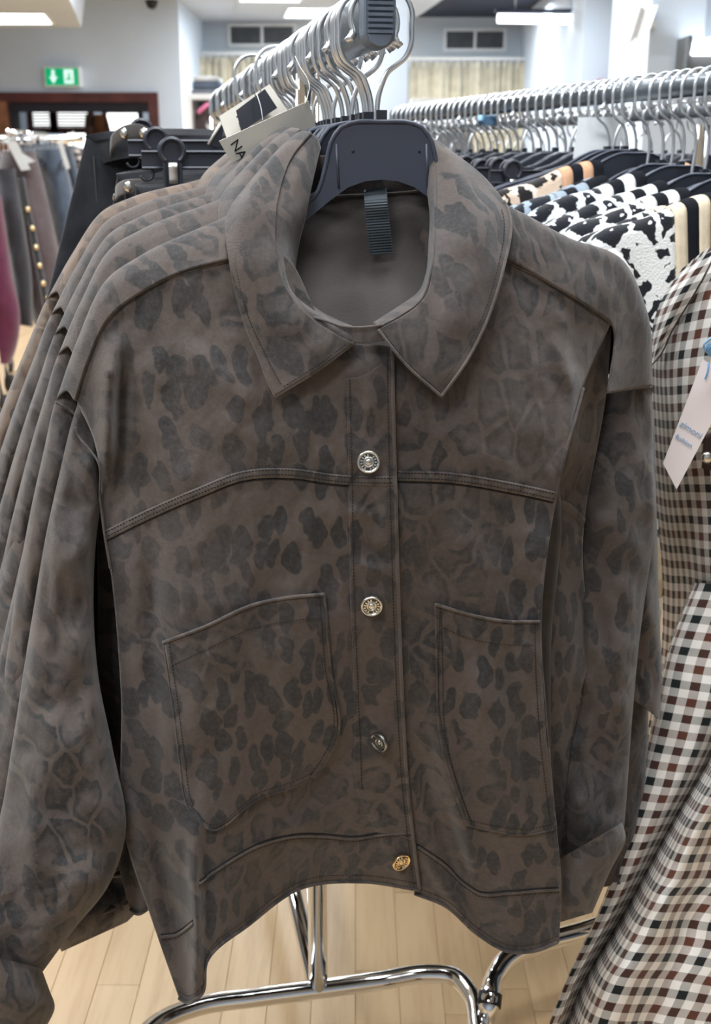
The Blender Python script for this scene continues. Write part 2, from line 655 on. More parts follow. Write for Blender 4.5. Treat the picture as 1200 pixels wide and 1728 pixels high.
plank_cells.sort(key=seen_size, reverse=True)
pl_mesh = {}
for (x, y, L) in plank_cells[:290]:
    if L not in pl_mesh:
        g = cham(0.0002, PW - 0.0002, 0.0002, L - 0.0002, -0.012, 0, 0.0006)
        pl_mesh[L] = mesh_data('plank', g[0], g[1], M['plank'], False)
    o = bpy.data.objects.new('plank', pl_mesh[L])
    o.location = (x, y, rnd.uniform(-0.0001, 0.0001))
    o.parent = floor
    C.objects.link(o)
V, F = [], []
for (x, y, L) in plank_cells[290:]:
    n = len(V)
    a, b, c_, d_ = x + 0.0001, x + PW - 0.0001, y + 0.0001, y + L - 0.0001
    e = 0.0004
    V += [(a, c_, -0.003), (b, c_, -0.003), (b, d_, -0.003), (a, d_, -0.003), (a + e, c_ + e, 0), (b - e, c_ + e, 0), (b - e, d_ - e, 0), (a + e, d_ - e, 0)]
    F += [(n, n + 1, n + 5, n + 4), (n + 1, n + 2, n + 6, n + 5), (n + 2, n + 3, n + 7, n + 6), (n + 3, n, n + 4, n + 7), (n + 4, n + 5, n + 6, n + 7)]
obj('planks', (V, F), M['plank'], floor, smooth=False, kind='stuff')

# ---- walls
YW = 15.7
xr = xat(306, 140, YW)                       # free right end of the wall with the doorway
dl, dr, dt = xat(-20, 200, YW), xat(262, 165, YW), zat(159, YW)
struct('wall_back', join(box(-9, dl, YW, YW + 0.25, 0, 3.2), box(dl, dr, YW, YW + 0.25, dt, 3.2), box(dr, xr, YW, YW + 0.25, 0, 3.2),
                         box(xr - 0.25, xr, YW + 0.25, 18.2, 0, 3.2)), M['wall'])
YR = 18.2
struct('wall_recess', box(xr, 6.5, YR, YR + 0.2, 0, 3.27), M['wall_grey'])
xs = xat(931, 120, 15.2)
struct('wall_right', join(box(xs, xs + 0.3, 15.2, YR, 0, 3.27), box(xs + 0.3, 9, 13.2, 13.4, 0, 3.27), box(xs + 0.001, xs + 0.3, 13.2, 15.2, 0, 3.27)), M['wall'])
struct('wall_left', box(-9.2, -9, -4, 22, 0, 3.27), M['wall'])
struct('wall_side', box(9, 9.2, -4, 22, 0, 3.27), M['wall'])
struct('wall_rear', box(-9, 9, -4.2, -4, 0, 3.27), M['wall'])
x0, x1 = xat(611, 140, 11.0), xat(688, 140, 11.0)
struct('column_1', box(x0, x1, 11.0, 11.0 + (x1 - x0), 0, 3.2), M['wall'])
x0 = xat(1096, 60, 6.0)
struct('column_2', join(box(x0, x0 + 0.27, 6.0, 6.9, 0, 3.27), box(x0 + 0.27, x0 + 1.2, 6.12, 6.9, 0, 3.27)), M['wall'])

# ---- ceilings: the white one, its edge board, the dark open one on the right
ca, cb = atz(688, 36, 3.2), atz(742, -2, 3.2)
dirx = (cb[0] - ca[0]) / (cb[1] - ca[1])
xe = lambda y: ca[0] + dirx * (y - ca[1])
struct('ceiling', bbox8([(-9, -4, 3.2), (xe(-4), -4, 3.2), (xe(YR), YR, 3.2), (-9, YR, 3.2),
                         (-9, -4, 3.4), (xe(-4), -4, 3.4), (xe(YR), YR, 3.4), (-9, YR, 3.4)]), M['ceil'])
struct('trim_1', bbox8([(xe(-4), -4, 3.2), (xe(-4) + 0.05, -4, 3.2), (xe(YR) + 0.05, YR, 3.2), (xe(YR), YR, 3.2),
                        (xe(-4), -4, 3.27), (xe(-4) + 0.05, -4, 3.27), (xe(YR) + 0.05, YR, 3.27), (xe(YR), YR, 3.27)]), M['ceil'])
struct('ceiling_open', box(0.5, 9, -4, YR, 3.27, 3.37), M['ceil_dark'])
struct('trim_2', box(1.2, 8.9, 9.3, 9.55, 3.1, 3.27), M['ceil_dark'])
struct('trim_3', box(-3.2, 0.6, 14.2, 14.24, 3.185, 3.2), M['wall_grey'])
p, q = atz(396, 28, 3.18), atz(402, -10, 3.18)
struct('trim_4', bbox8([(p[0] - .02, p[1], 3.185), (p[0] + .02, p[1], 3.185), (q[0] + .02, q[1], 3.185), (q[0] - .02, q[1], 3.185),
                        (p[0] - .02, p[1], 3.2), (p[0] + .02, p[1], 3.2), (q[0] + .02, q[1], 3.2), (q[0] - .02, q[1], 3.2)]), M['wall_grey'])
# lowered soffit at the upper left with a lit panel in it
s0, s1 = atz(137, 46, 2.62), atz(112, -14, 2.62)
struct('ceiling_soffit', bbox8([(-8.5, s1[1], 2.62), (s1[0], s1[1], 2.62), (s0[0], s0[1], 2.62), (-8.5, s0[1], 2.62),
                                (-8.5, s1[1], 3.2), (s1[0] + .12, s1[1], 3.2), (s0[0] + .12, s0[1], 3.2), (-8.5, s0[1], 3.2)]), M['ceil'])


def panel_light(corners, z, label):
    """recessed ceiling panel seen from below; corners are sight lines of the lit face"""
    P = np.array([atz(u, v, z) for u, v in corners])
    cen = P.mean(0)
    t = thing('ceiling_light', label, 'light', cen)
    Q = P + (P - cen) / np.linalg.norm(P - cen, axis=1)[:, None] * 0.05
    up, dn = np.array([0, 0, 0.008]), np.array([0, 0, -0.006])
    obj('frame', (np.concatenate([P + dn, Q + dn, Q + up]), gridfaces(3, 4, True)), M['white_paint'], t, smooth=False)
    obj('diffuser', (np.concatenate([P + dn * 0.5, P + up]), [(3, 2, 1, 0), (4, 5, 6, 7), (0, 1, 5, 4), (1, 2, 6, 5), (2, 3, 7, 6), (3, 0, 4, 7)]), M['lamp'], t, smooth=False)


panel_light([(488, 14), (590, 15), (582, 30), (480, 29)], 3.19, 'square lit ceiling panel just left of the hook-filled rail end')
panel_light([(412, -9), (510, -8), (504, 3), (405, 2)], 3.19, 'lit ceiling panel cut by the top edge of the photo')
panel_light([(-120, 22), (74, 23), (88, 40), (-120, 40)], 2.615, 'wide lit panel in the lowered ceiling above the exit sign')


def louvre_vent(u0, v0, u1, v1, Y, label):
    a, b = at(u0, v1, Y), at(u1, v0, Y)
    t = thing('air_vent', label, 'vent', ((a + b) / 2))
    xa, xb, za, zb = a[0], b[0], a[2], b[2]
    fr = 0.045
    xm = (xa + xb) / 2
    obj('frame', join(box(xa - fr, xb + fr, Y - .03, Y - .005, zb, zb + fr), box(xa - fr, xb + fr, Y - .03, Y - .005, za - fr, za),
                      box(xa - fr, xa, Y - .03, Y - .005, za, zb), box(xb, xb + fr, Y - .03, Y - .005, za, zb),
                      box(xm - .02, xm + .02, Y - .03, Y - .005, za, zb)), M['white_paint'], t, smooth=False)
    obj('backing', box(xa, xb, Y - .006, Y - .003, za, zb), M['vent'], t, smooth=False)
    n = 7
    for h in range(2):
        xa2, xb2 = (xa, xm - .02) if h == 0 else (xm + .02, xb)
        for k in range(n):
            z = za + (k + 0.5) * (zb - za) / n
            obj('slat', bbox8([(xa2, Y - .028, z - .02), (xb2, Y - .028, z - .02), (xb2, Y - .008, z + .005), (xa2, Y - .008, z + .005),
                               (xa2, Y - .028, z - .015), (xb2, Y - .028, z - .015), (xb2, Y - .008, z + .01), (xa2, Y - .008, z + .01)]),
                M['vent'], t, smooth=False)


louvre_vent(390, 45, 495, 74, YR, 'double louvre air vent above the curtain left of the rail end')
louvre_vent(753, 53, 850, 82, YR, 'double louvre air vent above the curtain right of the white column')


def curtain(u0, u1, vt, vb, Y, label, n):
    x0, x1, z1, z0 = xat(u0, vt, Y), xat(u1, vt, Y), zat(vt, Y), zat(vb, Y)
    t = thing('curtain', label, 'curtain', ((x0 + x1) / 2, Y, z0))
    nk = n * 8
    xs_ = np.linspace(x0, x1, nk)
    V = []
    for j in range(5):
        s = j / 4
        amp = 0.02 + 0.05 * s
        ph = np.arange(nk) / nk * n * 2 * PI + 0.8 * np.sin(np.arange(nk) * 0.11)
        V.append(np.stack([xs_ + 0.03 * np.sin(ph * 2), Y + amp * np.sin(ph) + 0.02 * np.sin(ph * 0.37), np.full(nk, z1 + (z0 - z1) * s)], -1))
    solid(obj('cloth', (np.concatenate(V), gridfaces(5, nk)), M['curtain'], t), 0.006)
    rl = tube([(x0 - .1, Y - .02, z1 + .05), (x1 + .25, Y - .02, z1 + .05)], 0.022)
    obj('curtain_rail', rl, M['white_paint'], t)
    hk = [box(x, x + .012, Y - .03, Y, z1 - .07, z1 + .05) for x in np.linspace(x0, x1, n)]
    obj('hooks', join(*hk), M['white_paint'], t, smooth=False, kind='stuff')


curtain(318, 480, 96, 330, YR - 0.5, 'pleated beige curtain behind the folded clothes shelf', 14)
curtain(692, 930, 105, 420, YR - 0.5, 'pleated beige curtain under the right air vent', 22)

# ---- exit sign over the doorway
a, b = at(78, 144, YW - .12), at(131, 115, YW - .12)
t = thing('exit_sign', 'green lit exit sign with white arrow and door over the doorway', 'sign', (a + b) / 2)
xa, xb, za, zb, ys = a[0], b[0], a[2], b[2], YW - .12
obj('housing', box(xa - .02, xb + .02, ys, YW - .002, za - .02, zb + .02), M['white_paint'], t, smooth=False)
obj('face', box(xa, xb, ys - .006, ys + .001, za, zb), M['sign_green'], t, smooth=False)
W, H = xb - xa, zb - za
ax = xa + W * 0.24
arrow = [(-.035, .40), (.035, .40), (.035, 0), (.10, .02), (0, -.42), (-.10, .02), (-.035, 0)]
arrow = [(ax + x_ * W * 1.25, (za + zb) / 2 + z_ * H) for x_, z_ in arrow]
V = np.array([(x_, ys - .009, z_) for x_, z_ in arrow] + [(x_, ys - .005, z_) for x_, z_ in arrow])
obj('arrow', (V, [tuple(range(6, -1, -1)), tuple(range(7, 14))] + [(k, (k + 1) % 7, 7 + (k + 1) % 7, 7 + k) for k in range(7)]), M['sign_white'], t, smooth=False)
dx0, dx1 = xa + W * .57, xa + W * .86
obj('door_symbol', join(box(dx0, dx1, ys - .009, ys - .005, za + H * .10, zb - H * .08)), M['sign_white'], t, smooth=False)
mx, mz = (dx0 + dx1) / 2, (za + zb) / 2
hd = lathe([(0.001, 0), (W * .035, 0), (W * .035, .004), (0.001, .004)], 10, np.array(Matrix.Rotation(PI / 2, 3, 'X')))
run = join((hd[0] + np.array([mx + W * .02, ys - .009, mz + H * .2]), hd[1]), box(mx - W * .03, mx + W * .04, ys - .013, ys - .009, mz - H * .12, mz + H * .1),
           box(mx - W * .09, mx - W * .01, ys - .013, ys - .009, mz - H * .22, mz - H * .10), box(mx + W * .03, mx + W * .08, ys - .013, ys - .009, mz - H * .25, mz - H * .1))
obj('running_figure', run, M['sign_green'], t, smooth=False)

# ---- doorway: dark red frame, lintel, and the sales room seen through it
struct('door_1', join(box(dl, dr + .04, YW - .06, YW + .28, dt - .10, dt + .02), box(dr - .09, dr + .04, YW - .06, YW + .28, 0, dt - .1)), M['wood_dark'])
struct('trim_5', box(dl, dr - .09, YW + .0, YW + .3, zat(188, YW), dt - .10), plain('dark_lintel', (0.012, 0.011, 0.020), 0.6))
struct('trim_6', box(dl, xat(13, 180, YW), YW - .08, YW + .3, 0, dt - .09), M['wood_mid'])
struct('wall_beyond', box(-9, xr - .25, 21.6, 21.8, 0, 3.2), M['wall'])
struct('trim_7', box(xat(12, 200, YW), xat(26, 200, YW), YW + .02, YW + .2, 0, dt - .1), plain('dark_jamb', (0.015, 0.014, 0.022), 0.6))


def blind_window(u0, v0, u1, v1, Y, label, n):
    a, b = at(u0, v1, Y), at(u1, v0, Y)
    t = thing('window_with_blinds', label, 'window', ((a + b) / 2))
    t['kind'] = 'structure'
    xa, xb, za, zb = a[0], b[0], a[2], b[2]
    obj('pane', box(xa, xb, Y + .05, Y + .06, za, zb), M['daylight'], t, smooth=False)
    fr = .10
    obj('frame', join(box(xa - fr, xb + fr, Y, Y + .08, zb, zb + fr), box(xa - fr, xb + fr, Y, Y + .08, za - fr, za),
                      box(xa - fr, xa, Y, Y + .08, za, zb), box(xb, xb + fr, Y, Y + .08, za, zb)), M['wood_dark'], t, smooth=False)
    for k in range(n):
        z = za + (k + .5) * (zb - za) / n
        obj('slat', box(xa, xb, Y + .0, Y + .04, z - .022, z + .012), M['curtain'], t, smooth=False)


blind_window(56, 190, 86, 215, 20.9, 'narrow window with half-open blinds seen through the doorway', 5)
blind_window(94, 190, 147, 215, 20.9, 'wider window with half-open blinds seen through the doorway', 5)
a, b = at(184, 262, 20.9), at(232, 191, 20.9)
w_ = thing('shop_window', 'bright unshaded window at the right of the doorway view', 'window', (a + b) / 2)
w_['kind'] = 'structure'
obj('pane', box(a[0], b[0], 20.95, 20.97, a[2], b[2]), M['daylight'], w_, smooth=False)
obj('frame', join(box(a[0] - .08, a[0], 20.9, 21, a[2], b[2]), box(b[0], b[0] + .08, 20.9, 21, a[2], b[2]), box(a[0] - .08, b[0] + .08, 20.9, 21, b[2], b[2] + .08)), M['wood_dark'], w_, smooth=False)
a, b = at(114, 252, 20.9), at(146, 222, 20.9)
w_ = thing('shop_window', 'low bright window under the blinds behind the far rail', 'window', (a + b) / 2)
w_['kind'] = 'structure'
obj('pane', box(a[0], b[0], 20.95, 20.97, a[2], b[2]), M['daylight'], w_, smooth=False)
obj('frame', join(box(a[0] - .05, a[0], 20.9, 21, a[2], b[2]), box(b[0], b[0] + .05, 20.9, 21, a[2], b[2])), M['wood_dark'], w_, smooth=False)

# ---- fixtures at the top
o = at(256, 5, YW - .3)
t = thing('ceiling_camera', 'small black dome camera on the ceiling above the exit sign', 'camera', o)
dm = lathe([(0.001, -.075), (.03, -.07), (.06, -.045), (.075, 0), (.08, .0), (.08, .03)], 16)
obj('dome', dm, M['black_card'], t, local=True)
obj('mount', lathe([(.09, .03), (.09, .05), (.07, .06)], 16), M['white_paint'], t, local=True)

# fluorescent batten under the open ceiling
TY = 14.0
a, b = at(840, 31, TY), at(1043, 34, TY)
c_ = at(1080, 35, TY)
t = thing('tube_light', 'long fluorescent tube light hanging under the dark ceiling', 'light', (a + c_) / 2)
obj('tube', tube([a, b], .05, 12), M['lamp'], t)
obj('tube', tube([b + np.array([.05, 0, 0]), c_ + np.array([.9, 0, 0])], .05, 12), M['lamp'], t)
obj('batten', box(a[0] - .03, c_[0] + 1.0, TY - .02, TY + .08, a[2] + .06, a[2] + .10), M['ceil_dark'], t, smooth=False)
obj('batten_end', box(b[0] + .005, b[0] + .045, TY - .06, TY + .06, b[2] - .05, b[2] + .08), M['white_paint'], t, smooth=False)
for xx in (a[0] + .2, b[0] - .1):
    obj('suspension_rod', tube([(xx, TY + .03, a[2] + .10), (xx, TY + .03, 3.27)], .008), M['wire'], t)

# white floodlight on the right column
o = at(1094, 40, 5.95)
t = thing('floodlight', 'small white tilted spotlight box on the edge of the right column', 'light', o)
g = bbox8([(-.085, -.05, -.072), (-.02, -.09, -.062), (-.02, .05, -.062), (-.085, .05, -.072), (-.05, -.05, .062), (.02, -.09, .075), (.02, .05, .075), (-.05, .05, .062)])
obj('housing', g, M['white_paint'], t, smooth=False, local=True)
obj('rim', join(bbox8([(-.10, -.065, -.08), (-.08, -.065, -.085), (-.08, .06, -.085), (-.10, .06, -.08), (-.062, -.065, .068), (-.045, -.065, .072), (-.045, .06, .072), (-.062, .06, .068)])),
    M['white_paint'], t, smooth=False, local=True)
obj('bracket', box(-.02, .04, -.01, .04, -.015, .015), M['white_paint'], t, smooth=False, local=True)
# half-round wall lamp lower on the same column
o = at(1190, 95, 5.9)
t = thing('wall_lamp', 'half-round glowing wall lamp low on the right column above the hooks', 'lamp', o)
V = []
nn = 14
for yy in (-.02, .16):
    V += [(-.085 + 0.0 * k, yy, 0) for k in range(0)]
arc = [(-.10 * math.cos(PI * k / nn), .075 * math.sin(PI * k / nn)) for k in range(nn + 1)]
Va = [(x_, -.12, z_) for x_, z_ in arc] + [(x_, .15, z_) for x_, z_ in arc]
Fa = [(k, k + 1, nn + 2 + k, nn + 1 + k) for k in range(nn)] + [tuple(range(nn, -1, -1)), tuple(range(nn + 1, 2 * nn + 2)), (0, nn + 1, 2 * nn + 1, nn)]
obj('shade', (np.array(Va), Fa), M['lamp'], t, local=True)
obj('base', join(box(-.115, -.095, -.10, .2, -.09, .085), box(-.10, .11, -.08, .15, -.06, -.004)), M['vent'], t, smooth=False, local=True)
# ================================================================ the leopard denim jacket in front
# drape of the cloth: distance of the jacket's front from the camera's spot, by sight line
DU = np.array([60, 130, 190, 260, 340, 450, 560, 660, 760, 860, 940, 1040, 1120.])
DV = np.array([330, 450, 560, 700, 820, 1000, 1180, 1320, 1430, 1520, 1700.])
DY = np.array([
    [1.00, .992, .985, .975, .968, .962, .965, .970, .978, .990, 1.000, 1.030, 1.050],
    [.985, .972, .962, .952, .945, .938, .936, .938, .945, .956, .972, 1.010, 1.040],
    [.985, .965, .952, .940, .930, .922, .920, .922, .928, .940, .958, 1.000, 1.035],
    [.985, .962, .944, .928, .916, .908, .906, .908, .914, .924, .940, .985, 1.030],
    [.985, .962, .940, .922, .908, .901, .900, .902, .908, .916, .930, .975, 1.025],
    [.985, .960, .936, .914, .899, .896, .899, .903, .905, .910, .922, .968, 1.020],
    [.985, .958, .932, .908, .892, .898, .908, .913, .910, .908, .915, .962, 1.015],
    [.985, .955, .930, .904, .886, .906, .926, .930, .922, .914, .915, .958, 1.010],
    [.985, .955, .930, .902, .880, .918, .948, .950, .936, .922, .920, .955, 1.010],
    [.985, .955, .930, .900, .872, .928, .966, .966, .948, .930, .926, .955, 1.010],
    [.985, .955, .930, .900, .866, .936, .975, .975, .955, .935, .930, .955, 1.010]])


def _seg(pts, u, v):
    """distance to a polyline and the position along it (0..1)"""
    pts = np.asarray(pts, float)
    best = np.full(np.shape(u), 1e9)
    pos = np.zeros(np.shape(u))
    side = np.zeros(np.shape(u))
    L = np.linalg.norm(np.diff(pts, axis=0), axis=1)
    tot, acc = L.sum(), 0
    for i in range(len(pts) - 1):
        a, b = pts[i], pts[i + 1]
        d = (b - a) / L[i]
        t = np.clip((u - a[0]) * d[0] + (v - a[1]) * d[1], 0, L[i])
        du, dv = u - a[0] - t * d[0], v - a[1] - t * d[1]
        q = np.hypot(du, dv)
        w_ = q < best
        best = np.where(w_, q, best)
        pos = np.where(w_, (acc + t) / tot, pos)
        side = np.where(w_, d[0] * dv - d[1] * du, side)
        acc += L[i]
    return best, pos, side


# folds: (line, half width in px, height in m towards the viewer, taper at both ends)
FOLDS = [
    ([(196, 560), (184, 640), (181, 730), (176, 830)], 16, .015, 1),
    ([(214, 590), (206, 680), (204, 770), (200, 860)], 14, -.0085, 1),
    ([(322, 1380), (326, 1470), (332, 1560), (330, 1680), (330, 1800)], 12, .010, 1),
    ([(352, 1400), (348, 1500), (346, 1600)], 10, -.004, 1),
    ([(258, 1380), (276, 1470), (292, 1560), (305, 1640)], 16, -.010, 1),
    ([(222, 1330), (250, 1420), (232, 1480)], 14, .005, 1),
    ([(720, 1170), (752, 1290), (790, 1420), (815, 1540)], 15, .008, 1),
    ([(695, 1230), (722, 1330), (760, 1450), (785, 1540)], 13, -.008, 1),
    ([(742, 1330), (770, 1420), (800, 1500)], 9, -.005, 1),
    ([(712, 1440), (745, 1490), (790, 1560)], 10, .005, 1),
    ([(935, 560), (968, 660), (958, 760), (932, 850)], 16, .008, 1),
    ([(600, 905), (640, 935), (665, 950)], 11, -.004, 1),
    ([(590, 945), (630, 962), (664, 962)], 9, .004, 1),
    ([(585, 862), (640, 872)], 10, .0035, 1),
    ([(440, 1420), (520, 1350), (580, 1290), (640, 1150)], 26, -.006, 1),
    ([(380, 1480), (470, 1400), (560, 1380)], 18, .005, 1),
    ([(420, 1060), (500, 1140), (540, 1250)], 34, .004, 1),
    ([(290, 960), (330, 1120), (330, 1280)], 34, .005, 1),
    ([(250, 880), (256, 1040), (262, 1240)], 20, -.006, 1),
    ([(360, 700), (430, 740), (520, 735)], 34, .003, 1),
    ([(250, 620), (300, 720), (330, 800)], 34, -.004, 1),
    ([(300, 560), (370, 640), (440, 690)], 28, .0035, 1),
    ([(720, 700), (780, 760), (880, 790)], 30, .003, 1),
    ([(880, 520), (850, 620), (800, 700)], 30, -.003, 1),
    ([(760, 870), (800, 960), (830, 1060)], 30, .004, 1),
    ([(850, 880), (872, 980), (880, 1040)], 22, -.004, 1),
    ([(690, 900), (706, 1050), (705, 1180)], 20, -.004, 1),
    ([(790, 1110), (840, 1230), (850, 1370)], 30, .004, 1),
    ([(890, 1150), (885, 1260), (905, 1390)], 16, -.005, 1),
    ([(640, 1380), (664, 1440), (690, 1500)], 12, .004, 0),
]


def D(u, v):
    u, v = np.broadcast_arrays(np.asarray(u, float), np.asarray(v, float))
    sh = u.shape
    u, v = u.ravel(), v.ravel()
    uq, vq = np.clip(u, DU[0], DU[-1]), np.clip(v, DV[0], DV[-1])
    R = hermite(DU, DY.T, uq).T                       # (rows, N)
    i = np.clip(np.searchsorted(DV, vq, 'right') - 1, 0, len(DV) - 2)
    h = np.diff(DV)
    d = np.diff(R, axis=0) / h[:, None]
    m = np.empty_like(R)
    m[0], m[-1] = d[0], d[-1]
    m[1:-1] = (d[:-1] + d[1:]) / 2
    k = np.arange(len(u))
    t = (vq - DV[i]) / h[i]
    H = h[i]
    y = ((2 * t**3 - 3 * t**2 + 1) * R[i, k] + (t**3 - 2 * t**2 + t) * H * m[i, k]
         + (-2 * t**3 + 3 * t**2) * R[i + 1, k] + (t**3 - t**2) * H * m[i + 1, k])
    for pts, wd, amp, tp in FOLDS:
        q, pos, _ = _seg(pts, u, v)
        f = np.exp(-(q / wd) ** 2)
        if tp:
            f = f * np.clip(np.minimum(pos, 1 - pos) * 4, 0, 1)
        y = y - 1.35 * amp * f
    y = y - .0075 * vnoise(u / 62, v / 95) - .0045 * vnoise(u / 26 + 9, v / 48 + 4) - .0013 * vnoise(u / 11 + 3, v / 15 + 8)
    return y.reshape(sh)


def patch(N, nr, nk, off=0.0, dfun=D, uv=False):
    """control net in sight lines -> cloth following dfun, off metres nearer to the viewer (or the net's own depth column)"""
    g = net(N, nr, nk)
    if g.shape[2] == 3:
        Y = g[..., 2] - off - 0.004 * vnoise(g[..., 0] / 30, g[..., 1] / 45)
    else:
        Y = dfun(g[..., 0], g[..., 1]) - off
    P = at(g[..., 0], g[..., 1], Y)
    return P.reshape(-1, 3), gridfaces(nr, nk)


def line3(pts, off, n, dfun=D):
    s = spline(pts, n)
    return at(s[:, 0], s[:, 1], dfun(s[:, 0], s[:, 1]) - off)


def band(pts, hw, off, n, height=.0012):
    """raised seam band along a line: rounded strip hw px to either side"""
    s = spline(pts, n)
    t = np.gradient(s, axis=0)
    t /= np.linalg.norm(t, axis=1)[:, None]
    nn_ = np.stack([-t[:, 1], t[:, 0]], 1)
    V = []
    prof = [(-1, -.002), (-.95, height * .75), (-.55, height), (0, height * .8), (.55, height), (.95, height * .75), (1, -.002)]
    for a, hgt in prof:
        q = s + nn_ * (hw * a)
        V.append(at(q[:, 0], q[:, 1], D(q[:, 0], q[:, 1]) - off - hgt - (0.0012 * vnoise(np.arange(n) * hw * 2 / n * 9 / 10 + a * .7, np.full(n, 3.3)) + .0006 * vnoise(q[:, 0] / 5, q[:, 1] / 5) if abs(a) < .9 else 0)))
    V = np.stack(V, 1).reshape(-1, 3)
    return V, gridfaces(n, len(prof))


def stitches(pts, off, dfun=D, step=5.6, ln=4.0, th=.0005, wd=.00042):
    """row of single stitches along a line"""
    s = spline(pts, 400)
    c = np.concatenate([[0], np.cumsum(np.linalg.norm(np.diff(s, axis=0), axis=1))])
    k = np.arange(0, c[-1] - ln, step)
    A = np.stack([np.interp(k, c, s[:, 0]), np.interp(k, c, s[:, 1])], 1)
    B = np.stack([np.interp(k + ln, c, s[:, 0]), np.interp(k + ln, c, s[:, 1])], 1)
    a3, b3 = at(A[:, 0], A[:, 1], dfun(A[:, 0], A[:, 1]) - off), at(B[:, 0], B[:, 1], dfun(B[:, 0], B[:, 1]) - off)
    V, F = [], []
    for p, q in zip(a3, b3):
        d = (q - p) / np.linalg.norm(q - p)
        n_ = np.cross(d, (0, 1, 0))
        n_ /= np.linalg.norm(n_)
        f = np.array([0, -th, 0])
        i = len(V)
        V += [p + n_ * wd, p - n_ * wd, q - n_ * wd, q + n_ * wd, p * .85 + q * .15 + f, q * .85 + p * .15 + f]
        F += [(i, i + 1, i + 4), (i + 1, i + 2, i + 5, i + 4), (i + 2, i + 3, i + 5), (i + 3, i, i + 4, i + 5)]
    return np.array(V), F


JORG = at(635, 190, 1.0)
jk = thing('leopard_jacket', 'front brown leopard-print denim jacket with metal buttons and two patch pockets', 'jacket', JORG,
           group='leopard denim jackets on the front rail')
TH = .0014

# ---- front panels
left_net = np.array([
    [(128, 674), (150, 600), (190, 526), (260, 479), (390, 436), (480, 430), (560, 565), (662, 585)],
    [(163, 762), (196, 740), (245, 700), (320, 660), (400, 640), (490, 640), (580, 700), (664, 700)],
    [(177, 900), (222, 872), (272, 850), (345, 820), (420, 800), (500, 800), (585, 812), (667, 818)],
    [(191, 1000), (234, 1000), (283, 1000), (350, 1000), (425, 985), (505, 985), (590, 985), (672, 1000)],
    [(204, 1170), (245, 1170), (294, 1180), (354, 1180), (430, 1180), (510, 1180), (598, 1180), (680, 1200)],
    [(213, 1420), (255, 1400), (314, 1390), (352, 1385), (430, 1360), (514, 1345), (605, 1345), (690, 1350)],
    [(256, 1552), (283, 1560), (322, 1560), (347, 1500), (420, 1440), (510, 1410), (610, 1412), (698, 1420)],
    [(302, 1684), (318, 1692), (338, 1680), (349, 1622), (420, 1560), (510, 1498), (610, 1488), (708, 1502)]], float)
solid(obj('front_panel', patch(left_net, 260, 130, .0045), M['denim'], jk), TH, 1)
right_net = np.array([
    [(630, 585), (715, 575), (790, 500), (850, 436), (945, 480), (1031, 546)],
    [(635, 700), (725, 690), (790, 660), (860, 640), (925, 640), (984, 655)],
    [(642, 805), (735, 803), (800, 810), (860, 822), (905, 830), (937, 838)],
    [(650, 1000), (735, 1000), (800, 1000), (850, 1010), (885, 1030), (911, 1052)],
    [(655, 1200), (738, 1200), (800, 1200), (850, 1200), (890, 1200), (920, 1205)],
    [(665, 1350), (748, 1350), (805, 1365), (860, 1380), (905, 1388), (936, 1390)],
    [(682, 1425), (755, 1460), (808, 1503), (860, 1502), (910, 1498), (945, 1496)],
    [(700, 1508), (750, 1528), (808, 1578), (860, 1606), (905, 1604), (941, 1590)]], float)
solid(obj('front_panel', patch(right_net, 240, 100, 0), M['denim'], jk), TH, 1)


# ---- side of the body that turns back behind the right fold
def Dside(u, v):
    return D(u, v) + .010 + .052 * np.clip((np.asarray(v, float) - 560) / 260, 0, 1)


side_net = np.array([
    [(960, 545), (1000, 535), (1033, 546)],
    [(945, 660), (990, 660), (1024, 660)],
    [(905, 838), (955, 855), (986, 884)],
    [(880, 1050), (945, 1050), (988, 1000)],
    [(890, 1200), (950, 1200), (1002, 1068)],
    [(905, 1390), (950, 1330), (966, 1240)],
    [(915, 1496), (948, 1440), (952, 1400)],
    [(912, 1580), (940, 1560), (954, 1520)]], float)
solid(obj('side_panel', patch(side_net, 120, 30, 0, Dside), M['denim'], jk), TH, 1)

def yoke_patch(N, off):
    """the yoke lies on the front panels along the shoulder seam and leaves them towards the top"""
    g = net(N, 80, 110)
    w_ = np.clip(1 - np.arange(80) / 26.0, 0, 1)[:, None] ** 1.5
    Y = g[..., 2] - .004 * vnoise(g[..., 0] / 30, g[..., 1] / 45)
    Y = Y * (1 - w_) + (D(g[..., 0], g[..., 1]) - off) * w_
    return at(g[..., 0], g[..., 1], Y).reshape(-1, 3), gridfaces(80, 110)


